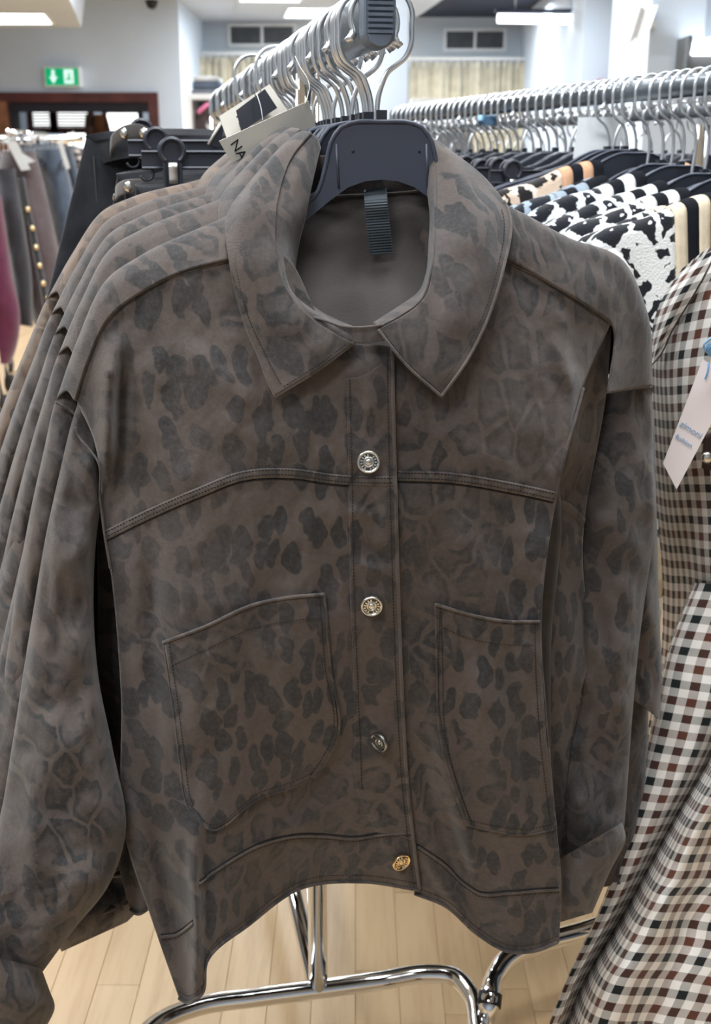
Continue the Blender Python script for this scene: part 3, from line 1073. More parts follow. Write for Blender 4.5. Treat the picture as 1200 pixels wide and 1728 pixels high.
# ---- shoulder yokes (seam, top of the shoulder, down the back)
yl = np.array([
    [(128, 676, .964), (152, 602, .955), (192, 528, .951), (262, 480, .948), (392, 437, .945), (470, 420, .942)],
    [(112, 660, .978), (142, 570, .968), (185, 490, .962), (245, 452, .958), (390, 395, .956), (470, 370, .955)],
    [(97, 676, .995), (133, 575, .985), (180, 476, .980), (238, 434, .976), (385, 366, .975), (470, 320, .975)],
    [(99, 690, 1.02), (138, 590, 1.01), (190, 500, 1.005), (245, 455, 1.00), (385, 400, 1.00), (470, 350, 1.00)],
    [(104, 780, 1.05), (145, 720, 1.05), (195, 680, 1.05), (250, 640, 1.045), (385, 600, 1.04), (470, 560, 1.04)]], float)
solid(obj('shoulder_yoke', yoke_patch(yl, .0075), M['denim'], jk), TH, 1)
yr = np.array([
    [(780, 420, .945), (850, 437, .952), (940, 487, .966), (1000, 524, .982), (1033, 551, .996), (1024, 664, 1.00)],
    [(785, 370, .955), (855, 385, .965), (950, 432, .980), (1022, 470, .998), (1056, 530, 1.010), (1060, 658, 1.018)],
    [(790, 330, .98), (858, 352, .988), (960, 405, 1.002), (1050, 442, 1.022), (1088, 520, 1.034), (1099, 654, 1.045)],
    [(790, 350, 1.00), (855, 372, 1.01), (955, 425, 1.03), (1048, 462, 1.05), (1088, 540, 1.06), (1098, 665, 1.07)],
    [(780, 560, 1.04), (850, 570, 1.05), (945, 600, 1.07), (1040, 640, 1.09), (1080, 700, 1.10), (1085, 760, 1.10)]], float)
solid(obj('shoulder_yoke', yoke_patch(yr, .003), M['denim'], jk), TH, 1)
for pts in ([(392, 437), (262, 480), (192, 528), (152, 602), (128, 676)], [(850, 438), (940, 484), (1000, 519), (1032, 547)]):
    obj('shoulder_seam', tube(line3(pts, .0048 if pts[0][0] < 600 else .001, 90), .0011, 6), M['denim_seam'], jk)

# ---- back of the jacket: lining seen in the neck, outer back
bk = np.array([
    [(440, 330, 1.020), (530, 318, 1.024), (628, 312, 1.025), (730, 318, 1.026), (800, 330, 1.03)],
    [(430, 430, .995), (520, 430, .998), (628, 430, 1.000), (725, 430, 1.002), (810, 430, 1.01)],
    [(420, 560, .955), (520, 560, .953), (628, 560, .952), (730, 560, .955), (830, 560, .975)],
    [(300, 800, .975), (450, 800, .950), (628, 800, .948), (780, 800, .952), (940, 800, .975)],
    [(300, 1100, .965), (450, 1100, .948), (628, 1100, .948), (780, 1100, .952), (930, 1100, .970)],
    [(310, 1400, .955), (450, 1330, .955), (628, 1330, .965), (780, 1370, .962), (930, 1400, .965)]], float)
solid(obj('back_panel', patch(bk, 120, 70), M['lining'], jk), TH, 1)


# ---- sleeves: closed tubes through left edge, right edge, distance, depth radius
def sleeve(rings, nr=150, na=44, fold=.006, seed=0.0):
    R = np.array([(l[0], l[1], r[0], r[1], y, d) for l, r, y, d in rings], float)
    mid = (R[:, :2] + R[:, 2:4]) / 2
    c = np.concatenate([[0], np.cumsum(np.linalg.norm(np.diff(mid, axis=0), axis=1))])
    q = hermite(c, R, np.linspace(0, c[-1], nr))
    V = []
    for i in range(nr):
        l, r, y, d = q[i, :2], q[i, 2:4], q[i, 4], q[i, 5]
        th = np.linspace(0, 2 * PI, na, endpoint=False)
        s = np.sign(np.cos(th)) * np.abs(np.cos(th)) ** .85
        m_ = (l + r) / 2 + np.outer(s, (r - l) / 2)
        Y = y - d * np.sin(th)
        ring = 9.0 * i / nr
        wv = vnoise(m_[:, 0] / 34 + seed, m_[:, 1] / 80 + seed) * 1.6 + .8 * vnoise(m_[:, 0] / 14 + seed, m_[:, 1] / 34)
        Y = Y - fold * wv * np.clip(np.sin(th) + .2, 0, 1) * 1.8
        V.append(at(m_[:, 0], m_[:, 1], Y))
    return np.concatenate(V), gridfaces(nr, na, True)


ls = [((138, 660), (170, 700), .968, .008), ((120, 716), (168, 768), .968, .016), ((100, 800), (172, 835), .962, .028), ((78, 900), (163, 905), .956, .036),
      ((61, 1000), (158, 1000), .950, .040), ((40, 1130), (166, 1140), .940, .044), ((20, 1260), (190, 1262), .925, .046),
      ((-4, 1390), (212, 1405), .912, .048), ((-40, 1480), (180, 1500), .900, .048), ((-70, 1545), (122, 1572), .890, .046),
      ((-95, 1600), (72, 1640), .882, .044)]
sl = obj('sleeve', sleeve(ls, seed=1.3), M['denim'], jk)
cu = [((-100, 1592), (70, 1634), .882, .047), ((-104, 1625), (84, 1672), .880, .051), ((-108, 1660), (92, 1694), .878, .052), ((-100, 1720), (84, 1722), .874, .048),
      ((-90, 1760), (60, 1760), .87, .044)]
obj('cuff', sleeve(cu, 50, seed=5), M['denim'], jk)
rs = [((1040, 610), (1092, 600), 1.054, .008), ((1016, 666), (1099, 655), 1.052, .020), ((990, 780), (1103, 770), 1.044, .030), ((966, 890), (1106, 880), 1.038, .034), ((966, 980), (1092, 985), 1.032, .034),
      ((978, 1065), (1080, 1075), 1.026, .032), ((950, 1200), (1068, 1200), 1.018, .030), ((925, 1310), (1060, 1310), 1.010, .030),
      ((938, 1400), (1054, 1390), 1.004, .030), ((936, 1460), (1050, 1420), 1.002, .030)]
obj('sleeve', sleeve(rs, seed=8.1), M['denim'], jk)
cu = [((940, 1452), (1050, 1388), .974, .034), ((940, 1490), (1056, 1416), .972, .035), ((943, 1530), (1030, 1470), .970, .033), ((946, 1556), (1000, 1540), .968, .024)]
obj('cuff', sleeve(cu, 40, seed=3), M['denim'], jk)
# back of the left sleeve seen beyond the shoulder seam, with its own armhole seam
bs = [((112, 636), (146, 650), .996, .006), ((92, 682), (132, 706), .995, .014), ((74, 760), (122, 760), .995, .022), ((52, 860), (104, 860), .995, .028), ((30, 980), (84, 980), .99, .03),
      ((12, 1100), (70, 1100), .985, .03), ((-8, 1240), (50, 1240), .98, .03), ((-40, 1400), (20, 1400), .97, .03)]
obj('sleeve_back', sleeve(bs, 110, 30, seed=4.4), M['denim'], jk)
se = spline([(94, 679), (112, 688), (131, 702)], 30)
obj('armhole_seam', tube(at(se[:, 0], se[:, 1], .974 - .0), .0011, 6), M['denim_seam'], jk)
se = spline([(127, 720), (131, 733), (150, 757), (165, 778), (169, 840), (177, 906), (186, 960)], 60)
obj('armhole_seam', tube(line3([(127, 720), (131, 733), (150, 757), (165, 778), (169, 840), (177, 906), (186, 960)], .010, 70), .0010, 6), M['denim_seam'], jk)
se = spline([(1023, 663), (1060, 656), (1099, 653)], 30)
obj('armhole_seam', tube(at(se[:, 0], se[:, 1], np.interp(np.arange(30), [0, 10, 18, 29], [.997, 1.010, 1.018, 1.038])), .0010, 6), M['denim_seam'], jk)

# ---- collar: two wings that fold over a stand
cl = np.array([
    [(527, 226, 1.020), (508, 226, 1.030), (480, 246, 1.035)],
    [(490, 272, .992), (462, 272, .990), (428, 305, 1.000)],
    [(468, 340, .955), (430, 338, .950), (387, 364, .972)],
    [(465, 420, .928), (428, 425, .925), (389, 440, .936)],
    [(482, 486, .916), (446, 505, .914), (412, 540, .920)],
    [(528, 540, .908), (484, 568, .906), (438, 604, .909)],
    [(574, 568, .9025), (522, 602, .901), (454, 646, .901)],
    [(597, 579, .9025), (542, 621, .899), (465, 669, .898)]], float)
cr_ = np.array([
    [(728, 230, 1.024), (736, 236, 1.032), (748, 243, 1.038)],
    [(737, 300, .995), (778, 292, .992), (822, 303, 1.005)],
    [(736, 380, .958), (805, 365, .950), (861, 366, .974)],
    [(731, 450, .932), (800, 452, .926), (850, 452, .940)],
    [(714, 505, .918), (775, 530, .913), (819, 548, .920)],
    [(680, 533, .9095), (735, 582, .905), (786, 612, .908)],
    [(652, 548, .9045), (702, 614, .901), (758, 652, .903)],
    [(638, 556, .904), (690, 620, .900), (745, 669, .901)]], float)
for nt_ in (cl, cr_):
    solid(obj('collar', patch(nt_, 110, 60, .004), M['denim'], jk), .0022, 1)


def on_net(nt_, path, n, off):
    """line on a collar leaf given in (row, column) steps of its net"""
    p = spline(np.array(path, float), n)
    R_, K_ = nt_.shape[:2]
    dense = net(nt_, 120, 60)
    cr2 = np.concatenate([[0], np.cumsum(np.linalg.norm(np.diff(nt_[..., :2], axis=0), axis=2).mean(1))])
    ck2 = np.concatenate([[0], np.cumsum(np.linalg.norm(np.diff(nt_[..., :2], axis=1), axis=2).mean(0))])
    ri = np.interp(p[:, 0], np.arange(R_), cr2 / cr2[-1]) * 119
    ki = np.interp(p[:, 1], np.arange(K_), ck2 / ck2[-1]) * 59
    r0, k0 = np.clip(ri.astype(int), 0, 118), np.clip(ki.astype(int), 0, 58)
    fr, fk = (ri - r0)[:, None], (ki - k0)[:, None]
    q = dense[r0, k0] * (1 - fr) * (1 - fk) + dense[r0 + 1, k0] * fr * (1 - fk) + dense[r0, k0 + 1] * (1 - fr) * fk + dense[r0 + 1, k0 + 1] * fr * fk
    return at(q[:, 0], q[:, 1], q[:, 2] - off - .004 - 0.004 * vnoise(q[:, 0] / 30, q[:, 1] / 45)), q


for nt_ in (cl, cr_):
    e = nt_.shape[0] - 1
    edge, _ = on_net(nt_, [(1.6, 2), (3, 2), (5, 2), (e, 2)], 120, .0008)
    obj('collar_edge', tube(edge, .0013, 6), M['denim_seam'], jk)
    edge, _ = on_net(nt_, [(e, 2), (e, 1), (e, 0)], 60, .0008)
    obj('collar_edge', tube(edge, .0013, 6), M['denim_seam'], jk)
    _, q1 = on_net(nt_, [(1.8, 1.80), (3, 1.80), (5, 1.80), (e - .28, 1.80)], 200, 0)
    _, q2 = on_net(nt_, [(e - .28, 1.80), (e - .28, 1), (e - .28, .08)], 120, 0)
    gs = []
    for q in (q1, q2):
        cum = np.concatenate([[0], np.cumsum(np.linalg.norm(np.diff(q[:, :2], axis=0), axis=1))])
        P = at(q[:, 0], q[:, 1], q[:, 2] - .0068 - 0.004 * vnoise(q[:, 0] / 30, q[:, 1] / 45))
        for s in np.arange(2, cum[-1] - 5, 5.6):
            a_ = np.array([np.interp(s, cum, P[:, j]) for j in range(3)])
            b_ = np.array([np.interp(s + 4, cum, P[:, j]) for j in range(3)])
            gs.append(tube([a_, (a_ + b_) / 2 + np.array([0, -.0003, 0]), b_], .00035, 4))
    obj('stitching', join(*gs), M['thread'], jk, kind='stuff')

# inner side of the collar stand round the neck opening
st_l = np.array([
    [(527, 226, 1.020), (536, 232, 1.022), (542, 250, 1.024)],
    [(490, 272, .992), (508, 285, .984), (527, 312, .988)],
    [(468, 340, .955), (495, 350, .962), (516, 368, .980)],
    [(465, 420, .928), (484, 420, .945), (503, 425, .985)],
    [(482, 486, .916), (492, 488, .926), (501, 487, .960)],
    [(528, 540, .908), (532, 528, .914), (534, 520, .935)],
    [(574, 568, .9025), (578, 554, .908), (582, 545, .920)],
    [(600, 580, .9025), (606, 562, .907), (612, 556, .916)]], float)
st_r = np.array([
    [(728, 230, 1.024), (722, 250, 1.024), (718, 290, 1.030)],
    [(737, 300, .995), (733, 330, .988), (728, 360, .990)],
    [(736, 380, .958), (731, 400, .964), (726, 420, .980)],
    [(731, 450, .932), (726, 460, .950), (722, 462, .990)],
    [(714, 505, .918), (711, 500, .930), (708, 495, .960)],
    [(680, 533, .9095), (677, 526, .918), (674, 520, .935)],
    [(638, 556, .904), (636, 551, .910), (632, 547, .920)]], float)
for nt_ in (st_l, st_r):
    solid(obj('collar_stand', patch(nt_, 80, 24, .003), M['denim'], jk), .0018, 1)
# front end of the stand, buttoned over
sf = np.array([
    [(500, 528, .918), (545, 540, .910), (585, 552, .9055), (620, 552, .905), (648, 548, .906)],
    [(512, 552, .914), (555, 566, .906), (598, 578, .902), (625, 578, .902), (650, 575, .903)]], float)
solid(obj('collar_stand', patch(sf, 16, 50, .002), M['denim'], jk), .002, 1)
ln_ = net(sf, 16, 50)
obj('collar_edge', tube(at(ln_[0, :, 0], ln_[0, :, 1], ln_[0, :, 2] - .0045), .0012, 6), M['denim_seam'], jk)
# back of the collar stand above the lining
bc = np.array([
    [(500, 262, 1.012), (560, 262, 1.018), (630, 260, 1.020), (700, 264, 1.022), (745, 270, 1.02)],
    [(505, 338, 1.012), (560, 334, 1.018), (630, 331, 1.020), (690, 327, 1.022), (745, 320, 1.02)]], float)
solid(obj('collar_back', patch(bc, 24, 60, .000), M['denim'], jk), .002, 1)
sm_ = spline([(505, 335), (560, 331), (630, 328), (690, 324), (742, 318)], 60)
obj('neck_seam', tube(at(sm_[:, 0], sm_[:, 1], 1.0145), .0012, 6), M['denim_seam'], jk)
obj('stitching', stitches([(508, 328), (560, 324), (630, 321), (690, 317), (740, 311)], .001, lambda u, v: np.full(np.shape(u), 1.0165)), M['thread'], jk, kind='stuff')

# hang loop of ribbed tape
nr_ = 150
cen = spline([(633, 319), (635, 345), (639, 385), (644, 429)], nr_)
yy = hermite(np.array([0, .12, .5, 1.]), np.array([1.012, .996, .988, .990]), np.linspace(0, 1, nr_)) + .0005 * np.sin(np.linspace(0, 1, nr_) * 2 * PI * 24)
V = np.stack([at(cen[:, 0] + s_ * 19.5, cen[:, 1] - s_ * 1.5, yy + .001 * s_ * s_) for s_ in np.linspace(-1, 1, 9)], 1).reshape(-1, 3)
lp = solid(obj('hang_loop', (V, gridfaces(nr_, 9)), M['tape'], jk), .0012, 1)
gs = [tube(at(np.linspace(618, 650, 12), np.array([319 + k * 3.2] * 12) - np.linspace(-2, 2, 12), 1.0075 + .0006 * k), .0009, 5) for k in range(4)]
obj('loop_tack', join(*gs), M['tape'], jk, kind='stuff')

# ---- yoke bands, placket, hem
yoke_l = [(177, 904), (250, 868), (335, 831), (410, 803), (495, 799), (560, 808), (600, 811), (667, 812)]
yoke_r = [(671, 803), (760, 806), (850, 820), (936, 838)]
obj('yoke_band', band(yoke_l, 8.5, .0045, 260, .0022), M['denim_seam'], jk)
obj('yoke_band', band(yoke_r, 9, 0, 140, .0022), M['denim_seam'], jk)
sh_ = lambda P, d: [(x, y + d) for x, y in P]
obj('stitching', stitches(sh_(yoke_l, -5), .0072), M['thread'], jk, kind='stuff')
obj('stitching', stitches(sh_(yoke_l, 3), .0072), M['thread'], jk, kind='stuff')
obj('stitching', stitches(sh_(yoke_r, -5), .0028), M['thread'], jk, kind='stuff')
obj('stitching', stitches(sh_(yoke_r, 4), .0028), M['thread'], jk, kind='stuff')
obj('seam_groove', tube(line3(sh_(yoke_l, 10.5), .0044, 240), .0008, 5), M['thread'], jk)
obj('seam_groove', tube(line3(sh_(yoke_r, 11), -.0001, 140), .0008, 5), M['thread'], jk)
# yoke band on the receding side
s = spline([(938, 848), (962, 860), (986, 884)], 40)
V = np.stack([at(s[:, 0] - 3 * a_, s[:, 1] + 9 * a_, Dside(s[:, 0], s[:, 1]) - .002 * (1 - a_ * a_)) for a_ in (-1, -.5, 0, .5, 1)], 1).reshape(-1, 3)
obj('yoke_band', (V, gridfaces(40, 5)), M['denim_seam'], jk)
# placket: edge roll, stitched margins
ple = [(662, 588), (664, 700), (667, 818), (672, 1000), (680, 1200), (690, 1350), (698, 1420), (708, 1500)]
obj('placket_edge', tube(line3(ple, .0052, 240), .0017, 8), M['denim_seam'], jk)
plk = np.array([[(584, 640), (620, 630), (660, 600)], [(588, 800), (628, 800), (665, 800)], [(591, 985), (632, 990), (670, 1000)], [(599, 1180), (640, 1190), (678, 1200)],
                [(606, 1345), (650, 1348), (688, 1350)], [(636, 1405), (668, 1410), (697, 1420)]], float)
solid(obj('placket', patch(plk, 200, 40, .0058), M['denim'], jk), TH, 1)
obj('stitching', stitches([(x - 9, y) for x, y in ple], .0078), M['thread'], jk, kind='stuff')
obj('stitching', stitches([(590, 640), (594, 800), (597, 985), (605, 1180), (611, 1335)], .0078), M['thread'], jk, kind='stuff')
# waistband
hem_l = [(336, 1487), (380, 1455), (440, 1422), (500, 1407), (545, 1407), (600, 1411), (640, 1405), (697, 1400)]
hem_r = [(705, 1424), (745, 1452), (790, 1492), (808, 1503), (860, 1503), (910, 1499), (945, 1497)]
hem_s = [(272, 1577), (296, 1574), (318, 1560), (326, 1553)]
for hm, o_ in ((hem_l, .0045), (hem_r, 0), (hem_s, .0045)):
    obj('seam_groove', tube(line3(hm, o_ - .0002, 160), .0011, 6), M['thread'], jk)
    obj('waistband_edge', tube(line3(sh_(hm, 4), o_ + .0004, 160), .0016, 6), M['denim_seam'], jk)
    obj('stitching', stitches(sh_(hm, 9), o_ + .0019), M['thread'], jk, kind='stuff')
for bt, o_ in (([tuple(p) for p in left_net[-1]], .0045), ([tuple(p) for p in right_net[-1]], 0)):
    obj('hem_edge', tube(line3(bt, o_ + .0006, 260), .0018, 8), M['denim_seam'], jk)
    obj('stitching', stitches(sh_(bt, -11), o_ + .0018), M['thread'], jk, kind='stuff')
# fold line of the front panel on the right
obj('fold_edge', tube(line3([tuple(p) for p in right_net[1:, -1]], -.0002, 200), .0016, 8), M['denim'], jk)

# ---- patch pockets
pk_l = np.array([
    [(276, 1084), (345, 1058), (430, 1020), (490, 1008), (548, 1003)],
    [(290, 1180), (360, 1165), (440, 1140), (500, 1128), (557, 1120)],
    [(303, 1280), (370, 1270), (450, 1258), (515, 1252), (568, 1250)],
    [(312, 1345), (368, 1340), (450, 1322), (505, 1308), (550, 1284)],
    [(318, 1364), (353, 1400), (440, 1346), (490, 1330), (531, 1312)]], float)
pk_r = np.array([
    [(735, 1020), (785, 1035), (850, 1048), (911, 1049)],
    [(738, 1130), (790, 1140), (855, 1150), (914, 1150)],
    [(742, 1235), (798, 1250), (862, 1262), (922, 1262)],
    [(764, 1325), (812, 1335), (872, 1342), (931, 1336)],
    [(788, 1392), (832, 1402), (888, 1408), (939, 1398)]], float)
for pk, o_ in ((pk_l, .0045), (pk_r, 0.0)):
    solid(obj('pocket', patch(pk, 110, 80, o_ + .0028), M['denim'], jk), TH, 1)
    top, bot = [tuple(p) for p in pk[0]], [tuple(p) for p in pk[-1]]
    lft, rgt = [tuple(p) for p in pk[:, 0]], [tuple(p) for p in pk[:, -1]]
    obj('pocket_edge', tube(line3(top, o_ + .0036, 120), .0015, 8), M['denim_seam'], jk)
    for ln in (bot, lft, rgt):
        obj('pocket_edge', tube(line3(ln, o_ + .0028, 120), .0011, 6), M['denim'], jk)
        cx, cy = pk.reshape(-1, 2).mean(0)
        inn = [(x + 9 * np.sign(cx - x) * (1 if ln is not bot else 0), y - (9 if ln is bot else 0)) for x, y in ln]
        obj('stitching', stitches(inn, o_ + .0046), M['thread'], jk, kind='stuff')
    obj('stitching', stitches([(x + (14 if i == 0 else -6 if i == len(top) - 1 else 0), y + 40) for i, (x, y) in enumerate(top)], o_ + .0046), M['thread'], jk, kind='stuff')
obj('stitching', stitches([(742, 1020), (746, 1230), (770, 1318), (796, 1392)], .0046), M['thread'], jk, kind='stuff')


# ---- metal buttons
def button(u, v, mat, lean, r=.0094):
    c_ = at(u, v, float(D(u, v)) - .0085)
    A = np.array(lean_matrix(lean))
    pr = [(0.0001, .0036), (.0018, .0034), (.0024, .0030), (.0026, .0018), (.0031, .0018), (.0034, .0028), (.0041, .0029), (.0045, .0020),
          (.0072, .0020), (.0078, .0032), (.0086, .0036), (.0093, .0030), (.0094, .0010), (.0088, -.0008), (.004, -.001), (.004, -.004)]
    k = r / .0094
    b = obj('button', (lathe([(a_ * k, z_ * k) for a_, z_ in pr], 40, A)[0] + c_, lathe([(a_, z_) for a_, z_ in pr], 40)[1]), mat, jk)
    obj('recess', (lathe([(.0046 * k, .00205), (.0060 * k, .0023), (.0071 * k, .00205)], 30, A)[0] + c_, gridfaces(3, 30, True)), M['recess'], b)  # dark ring: the groove's shade and depth are put into its colour
    gs = []
    for i in range(15):
        an = 2 * PI * i / 15
        if i % 15 in (3, 11):
            continue
        p = np.array([math.cos(an) * .00585 * k, math.sin(an) * .00585 * k, .0023])
        tt = np.array([-math.sin(an), math.cos(an), 0])
        rr = np.array([math.cos(an), math.sin(an), 0])
        q = [p + tt * (-.0006) + rr * .0009, p + tt * .0006 + rr * .0009, p + tt * .0006 - rr * .0009, p - tt * .0006 - rr * .0009]
        V_ = np.array(q + [x + np.array([0, 0, .0008]) for x in q])
        gs.append((V_ @ A.T + c_, [(4, 5, 6, 7), (0, 1, 5, 4), (1, 2, 6, 5), (2, 3, 7, 6), (3, 0, 4, 7)]))
    obj('embossing', join(*gs), mat, b, smooth=False, kind='stuff')
    return b


def lean_matrix(l):
    """button axis (local z) turned towards the viewer, then leaned by l = (about x, about z)"""
    return Matrix.Rotation(l[1], 3, 'Z') @ Matrix.Rotation(PI / 2 + l[0], 3, 'X')


for u, v, mt, ln in ((622, 779, 'silver', (-.10, 0)), (627, 1021, 'silver', (.12, .05)), (642, 1251, 'pewter', (.1, -.75)), (676, 1453, 'gold', (.15, .45))):
    b = button(u, v, M[mt], ln)
    b['label'] = {'gold': 'pale gold lowest button', 'pewter': 'darkened silver third button turned sideways'}.get(mt, 'silver button')
# ================================================================ the front rack with its hangers
RD = np.array([-.2, 1.0, 0.0])
RD = RD / np.linalg.norm(RD)                     # along the rail, away from the viewer
RA = np.array([RD[1], -RD[0], 0])                # along the hangers' arms (to the right)
ROTA = math.atan2(RA[1], RA[0])
ZH = zat(192, 1.0)                               # foot of the hooks
RX0 = xat(640, 60, 1.0)


def on_rail(Y, z=ZH):
    return np.array([RX0 + RD[0] / RD[1] * (Y - 1.0), Y, z])


def stadium(w, h, n=10):
    r = w / 2
    return np.array([(r * math.cos(a), h / 2 - r + r * math.sin(a)) for a in np.linspace(0, PI, n)]
                    + [(r * math.cos(a), -h / 2 + r + r * math.sin(a)) for a in np.linspace(PI, 2 * PI, n)])


rack = thing('clothes_rack', 'chrome clothes rail carrying the leopard jackets, with chrome post and foot below', 'rack', on_rail(1.33, 0))
sec = stadium(.024, .047)
RZ = ZH + .0735
pa, pb = on_rail(.992, RZ) - RA * .005, on_rail(2.62, RZ) - RA * .005
V = np.concatenate([p + sec[:, :1] * RA + sec[:, 1:] * np.array([0, 0, 1]) for p in (pa, pb)])
ns = len(sec)
obj('rail', (V, gridfaces(2, ns, True) + [tuple(range(ns)), tuple(range(2 * ns - 1, ns - 1, -1))]), M['rail'], rack, smooth=True)
cap = prism(stadium(.0262, .0505, 16), .022, RA, (0, 0, 1), RD, on_rail(.985, RZ) - RA * .005)
co = obj('end_cap', cap, M['cap'], rack, smooth=False)
zr = RZ + .021
for k in range(9):
    z = zr - k * .0042
    p = on_rail(.985, 0) - RD * .0118 - RA * .005
    g = bbox8([p + RA * sx * .0102 + RD * sy + np.array([0, 0, zz]) for zz in (z - .0012, z + .0012) for sx, sy in ((-1, -.0016), (1, -.0016), (1, .001), (-1, .001))])
    obj('rib', g, M['cap'], co, smooth=False)
half = [(.0098 * math.cos(a), .0098 * math.sin(a)) for a in np.linspace(PI, 2 * PI, 14)]
obj('boss', prism(half, .003, RA, (0, 0, 1), RD, on_rail(.985, RZ - .0145) - RD * .0115 - RA * .005), M['cap'], co, smooth=False)
# post, foot bars
zf = zat(1668, 1.33)
pf = at(537, 1668, 1.33)
obj('post', tube([pf + np.array([0, 0, .004]), np.array([pf[0], 1.33, RZ - .02])], .0137, 20), M['chrome'], rack)
foot = spline([atz(u, v, zf) for u, v in ((196, 1850), (222, 1775), (262, 1729), (330, 1699), (430, 1683), (537, 1669), (640, 1655), (720, 1643), (766, 1648), (795, 1678), (806, 1730), (806, 1850))], 120)
obj('foot_bar', tube(foot, .0132, 16), M['chrome'], rack)
far = pf + RD * 1.25
obj('floor_bar', tube([pf + np.array([-.004, .01, -.004]), far + np.array([0, 0, -.004])], .0125, 16), M['chrome'], rack)
obj('post', tube([far, np.array([far[0], far[1], RZ - .02])], .0137, 16), M['chrome'], rack)
obj('foot_bar', tube(spline([far + RA * a + np.array([0, 0, 0]) - RD * b for a, b in ((-.24, .03), (-.2, 0), (0, 0), (.2, 0), (.24, .03))], 30), .0132, 12), M['chrome'], rack)
for q in (foot[0], foot[-1], far + RA * .23, far - RA * .23):
    wv, wf = lathe([(.001, -.011), (.026, -.011), (.0285, -.007), (.0285, .007), (.026, .011), (.001, .011)], 18, np.array(Matrix.Rotation(PI / 2, 3, 'Y')))
    ca_ = obj('caster', (wv + np.array([q[0], q[1], .0285]), wf), M['black_rubber'], rack)
    obj('caster_stem', tube([(q[0], q[1], .03), (q[0], q[1], max(.06, zf))], .006, 8), M['wire'], ca_)


# ---- hangers
def hook_geo(flip=1, r=.0022):
    pts = [(0, -.046), (0, .022), (.004, .031), (.021, .046), (.0252, .058)]
    c_ = (0, .0745)
    for a in np.linspace(-12, 205, 18):
        pts.append((.0257 * math.cos(math.radians(a)), c_[1] + .0257 * math.sin(math.radians(a))))
    pts.append((-.0285, .056))
    P = spline([(x * flip, 0, z) for x, z in pts], 60)
    rr = np.full(60, r)
    rr[-3:] = r * 1.5
    return tube(P, rr, 8)


half_out = [(0, -.0065), (.024, -.007), (.034, -.0105), (.042, -.021), (.0475, -.042), (.054, -.062), (.12, -.090), (.19, -.122), (.206, -.134), (.209, -.142), (.202, -.147), (.19, -.145),
            (.12, -.112), (.066, -.086), (.055, -.077), (.044, -.068), (.030, -.058), (.015, -.0525), (0, -.051)]
hang_out = half_out + [(-x, z) for x, z in half_out[-2:0:-1]]
X3, Y3, Z3 = np.eye(3)
HANG = {}
for mk in ('hanger', 'hanger_blue'):
    HANG['body', mk] = mesh_data('hanger_body', *prism(hang_out, .011, X3, Z3, Y3, (0, 0, 0)), M[mk], False)
up = [p for p in half_out[:10]]
rim_path = spline([(-x, -.0045, z) for x, z in up[::-1]] + [(x, -.0045, z) for x, z in up[1:]], 70)
HANG['rim'] = mesh_data('hanger_rim', *tube(rim_path, .0022, 6), M['hanger_blue'])
HANG['hook', 1] = mesh_data('hook', *hook_geo(1), M['wire'])
HANG['hook', -1] = mesh_data('hook', *hook_geo(-1), M['wire'])
HANG['collar'] = mesh_data('hook_collar', *box(-.0045, .0045, -.0045, .0045, -.008, .003), M['hanger'], False)


def child(name, me, parent, loc=(0, 0, 0)):
    o = bpy.data.objects.new(name, me)
    o.parent = parent
    o.location = loc
    C.objects.link(o)
    return o


def hanger(p, rotz, label, group, flip=1, mk='hanger', rim=True):
    t = thing('clothes_hanger', label, 'hanger', p, rotz, group)
    b = child('hanger_body', HANG['body', mk], t)
    if rim:
        child('hanger_rim', HANG['rim'], b)
    child('hook_collar', HANG['collar'], t)
    child('hook', HANG['hook', flip], t)
    return t


h0 = hanger(on_rail(1.004) + RA * .003, ROTA - .10, 'navy plastic hanger with steel hook holding the front leopard jacket', 'hangers on the front rail', 1, 'hanger_blue')
for x in (-.0245, .032):
    obj('hole', lathe([(.0012, 0), (.0012, .0008), (.0001, .0008)], 10, np.array(Matrix.Rotation(PI / 2, 3, 'X'))), M['black_card'], h0, local=True).location = (x, -.0054, -.030)
for x in (-.0365, .040):
    obj('hanger_fold', tube([(x - .002, -.0055, -.024), (x, -.0055, -.060)], .0012, 6), M['hanger_blue'], h0, local=True)
hy = [1.036, 1.055, 1.075, 1.095, 1.115, 1.135, 1.155, 1.175, 1.195, 1.22, 1.24, 1.262, 1.285, 1.31, 1.335, 1.36, 1.385, 1.41, 1.44, 1.47, 1.50, 1.53, 1.56, 1.60, 1.64, 1.69, 1.74, 1.80, 1.86, 1.92, 1.98, 2.05, 2.12, 2.19, 2.26, 2.34, 2.42, 2.50]
for i, y in enumerate(hy):
    hanger(on_rail(y) + RA * rnd.uniform(-.002, .002) + np.array([0, 0, -.0002]), ROTA + rnd.uniform(-.05, .05) - .03,
           'black plastic hanger with steel hook in the tight row behind the front jacket', 'hangers on the front rail', -1 if i % 5 != 3 else 1, 'hanger', i < 12)

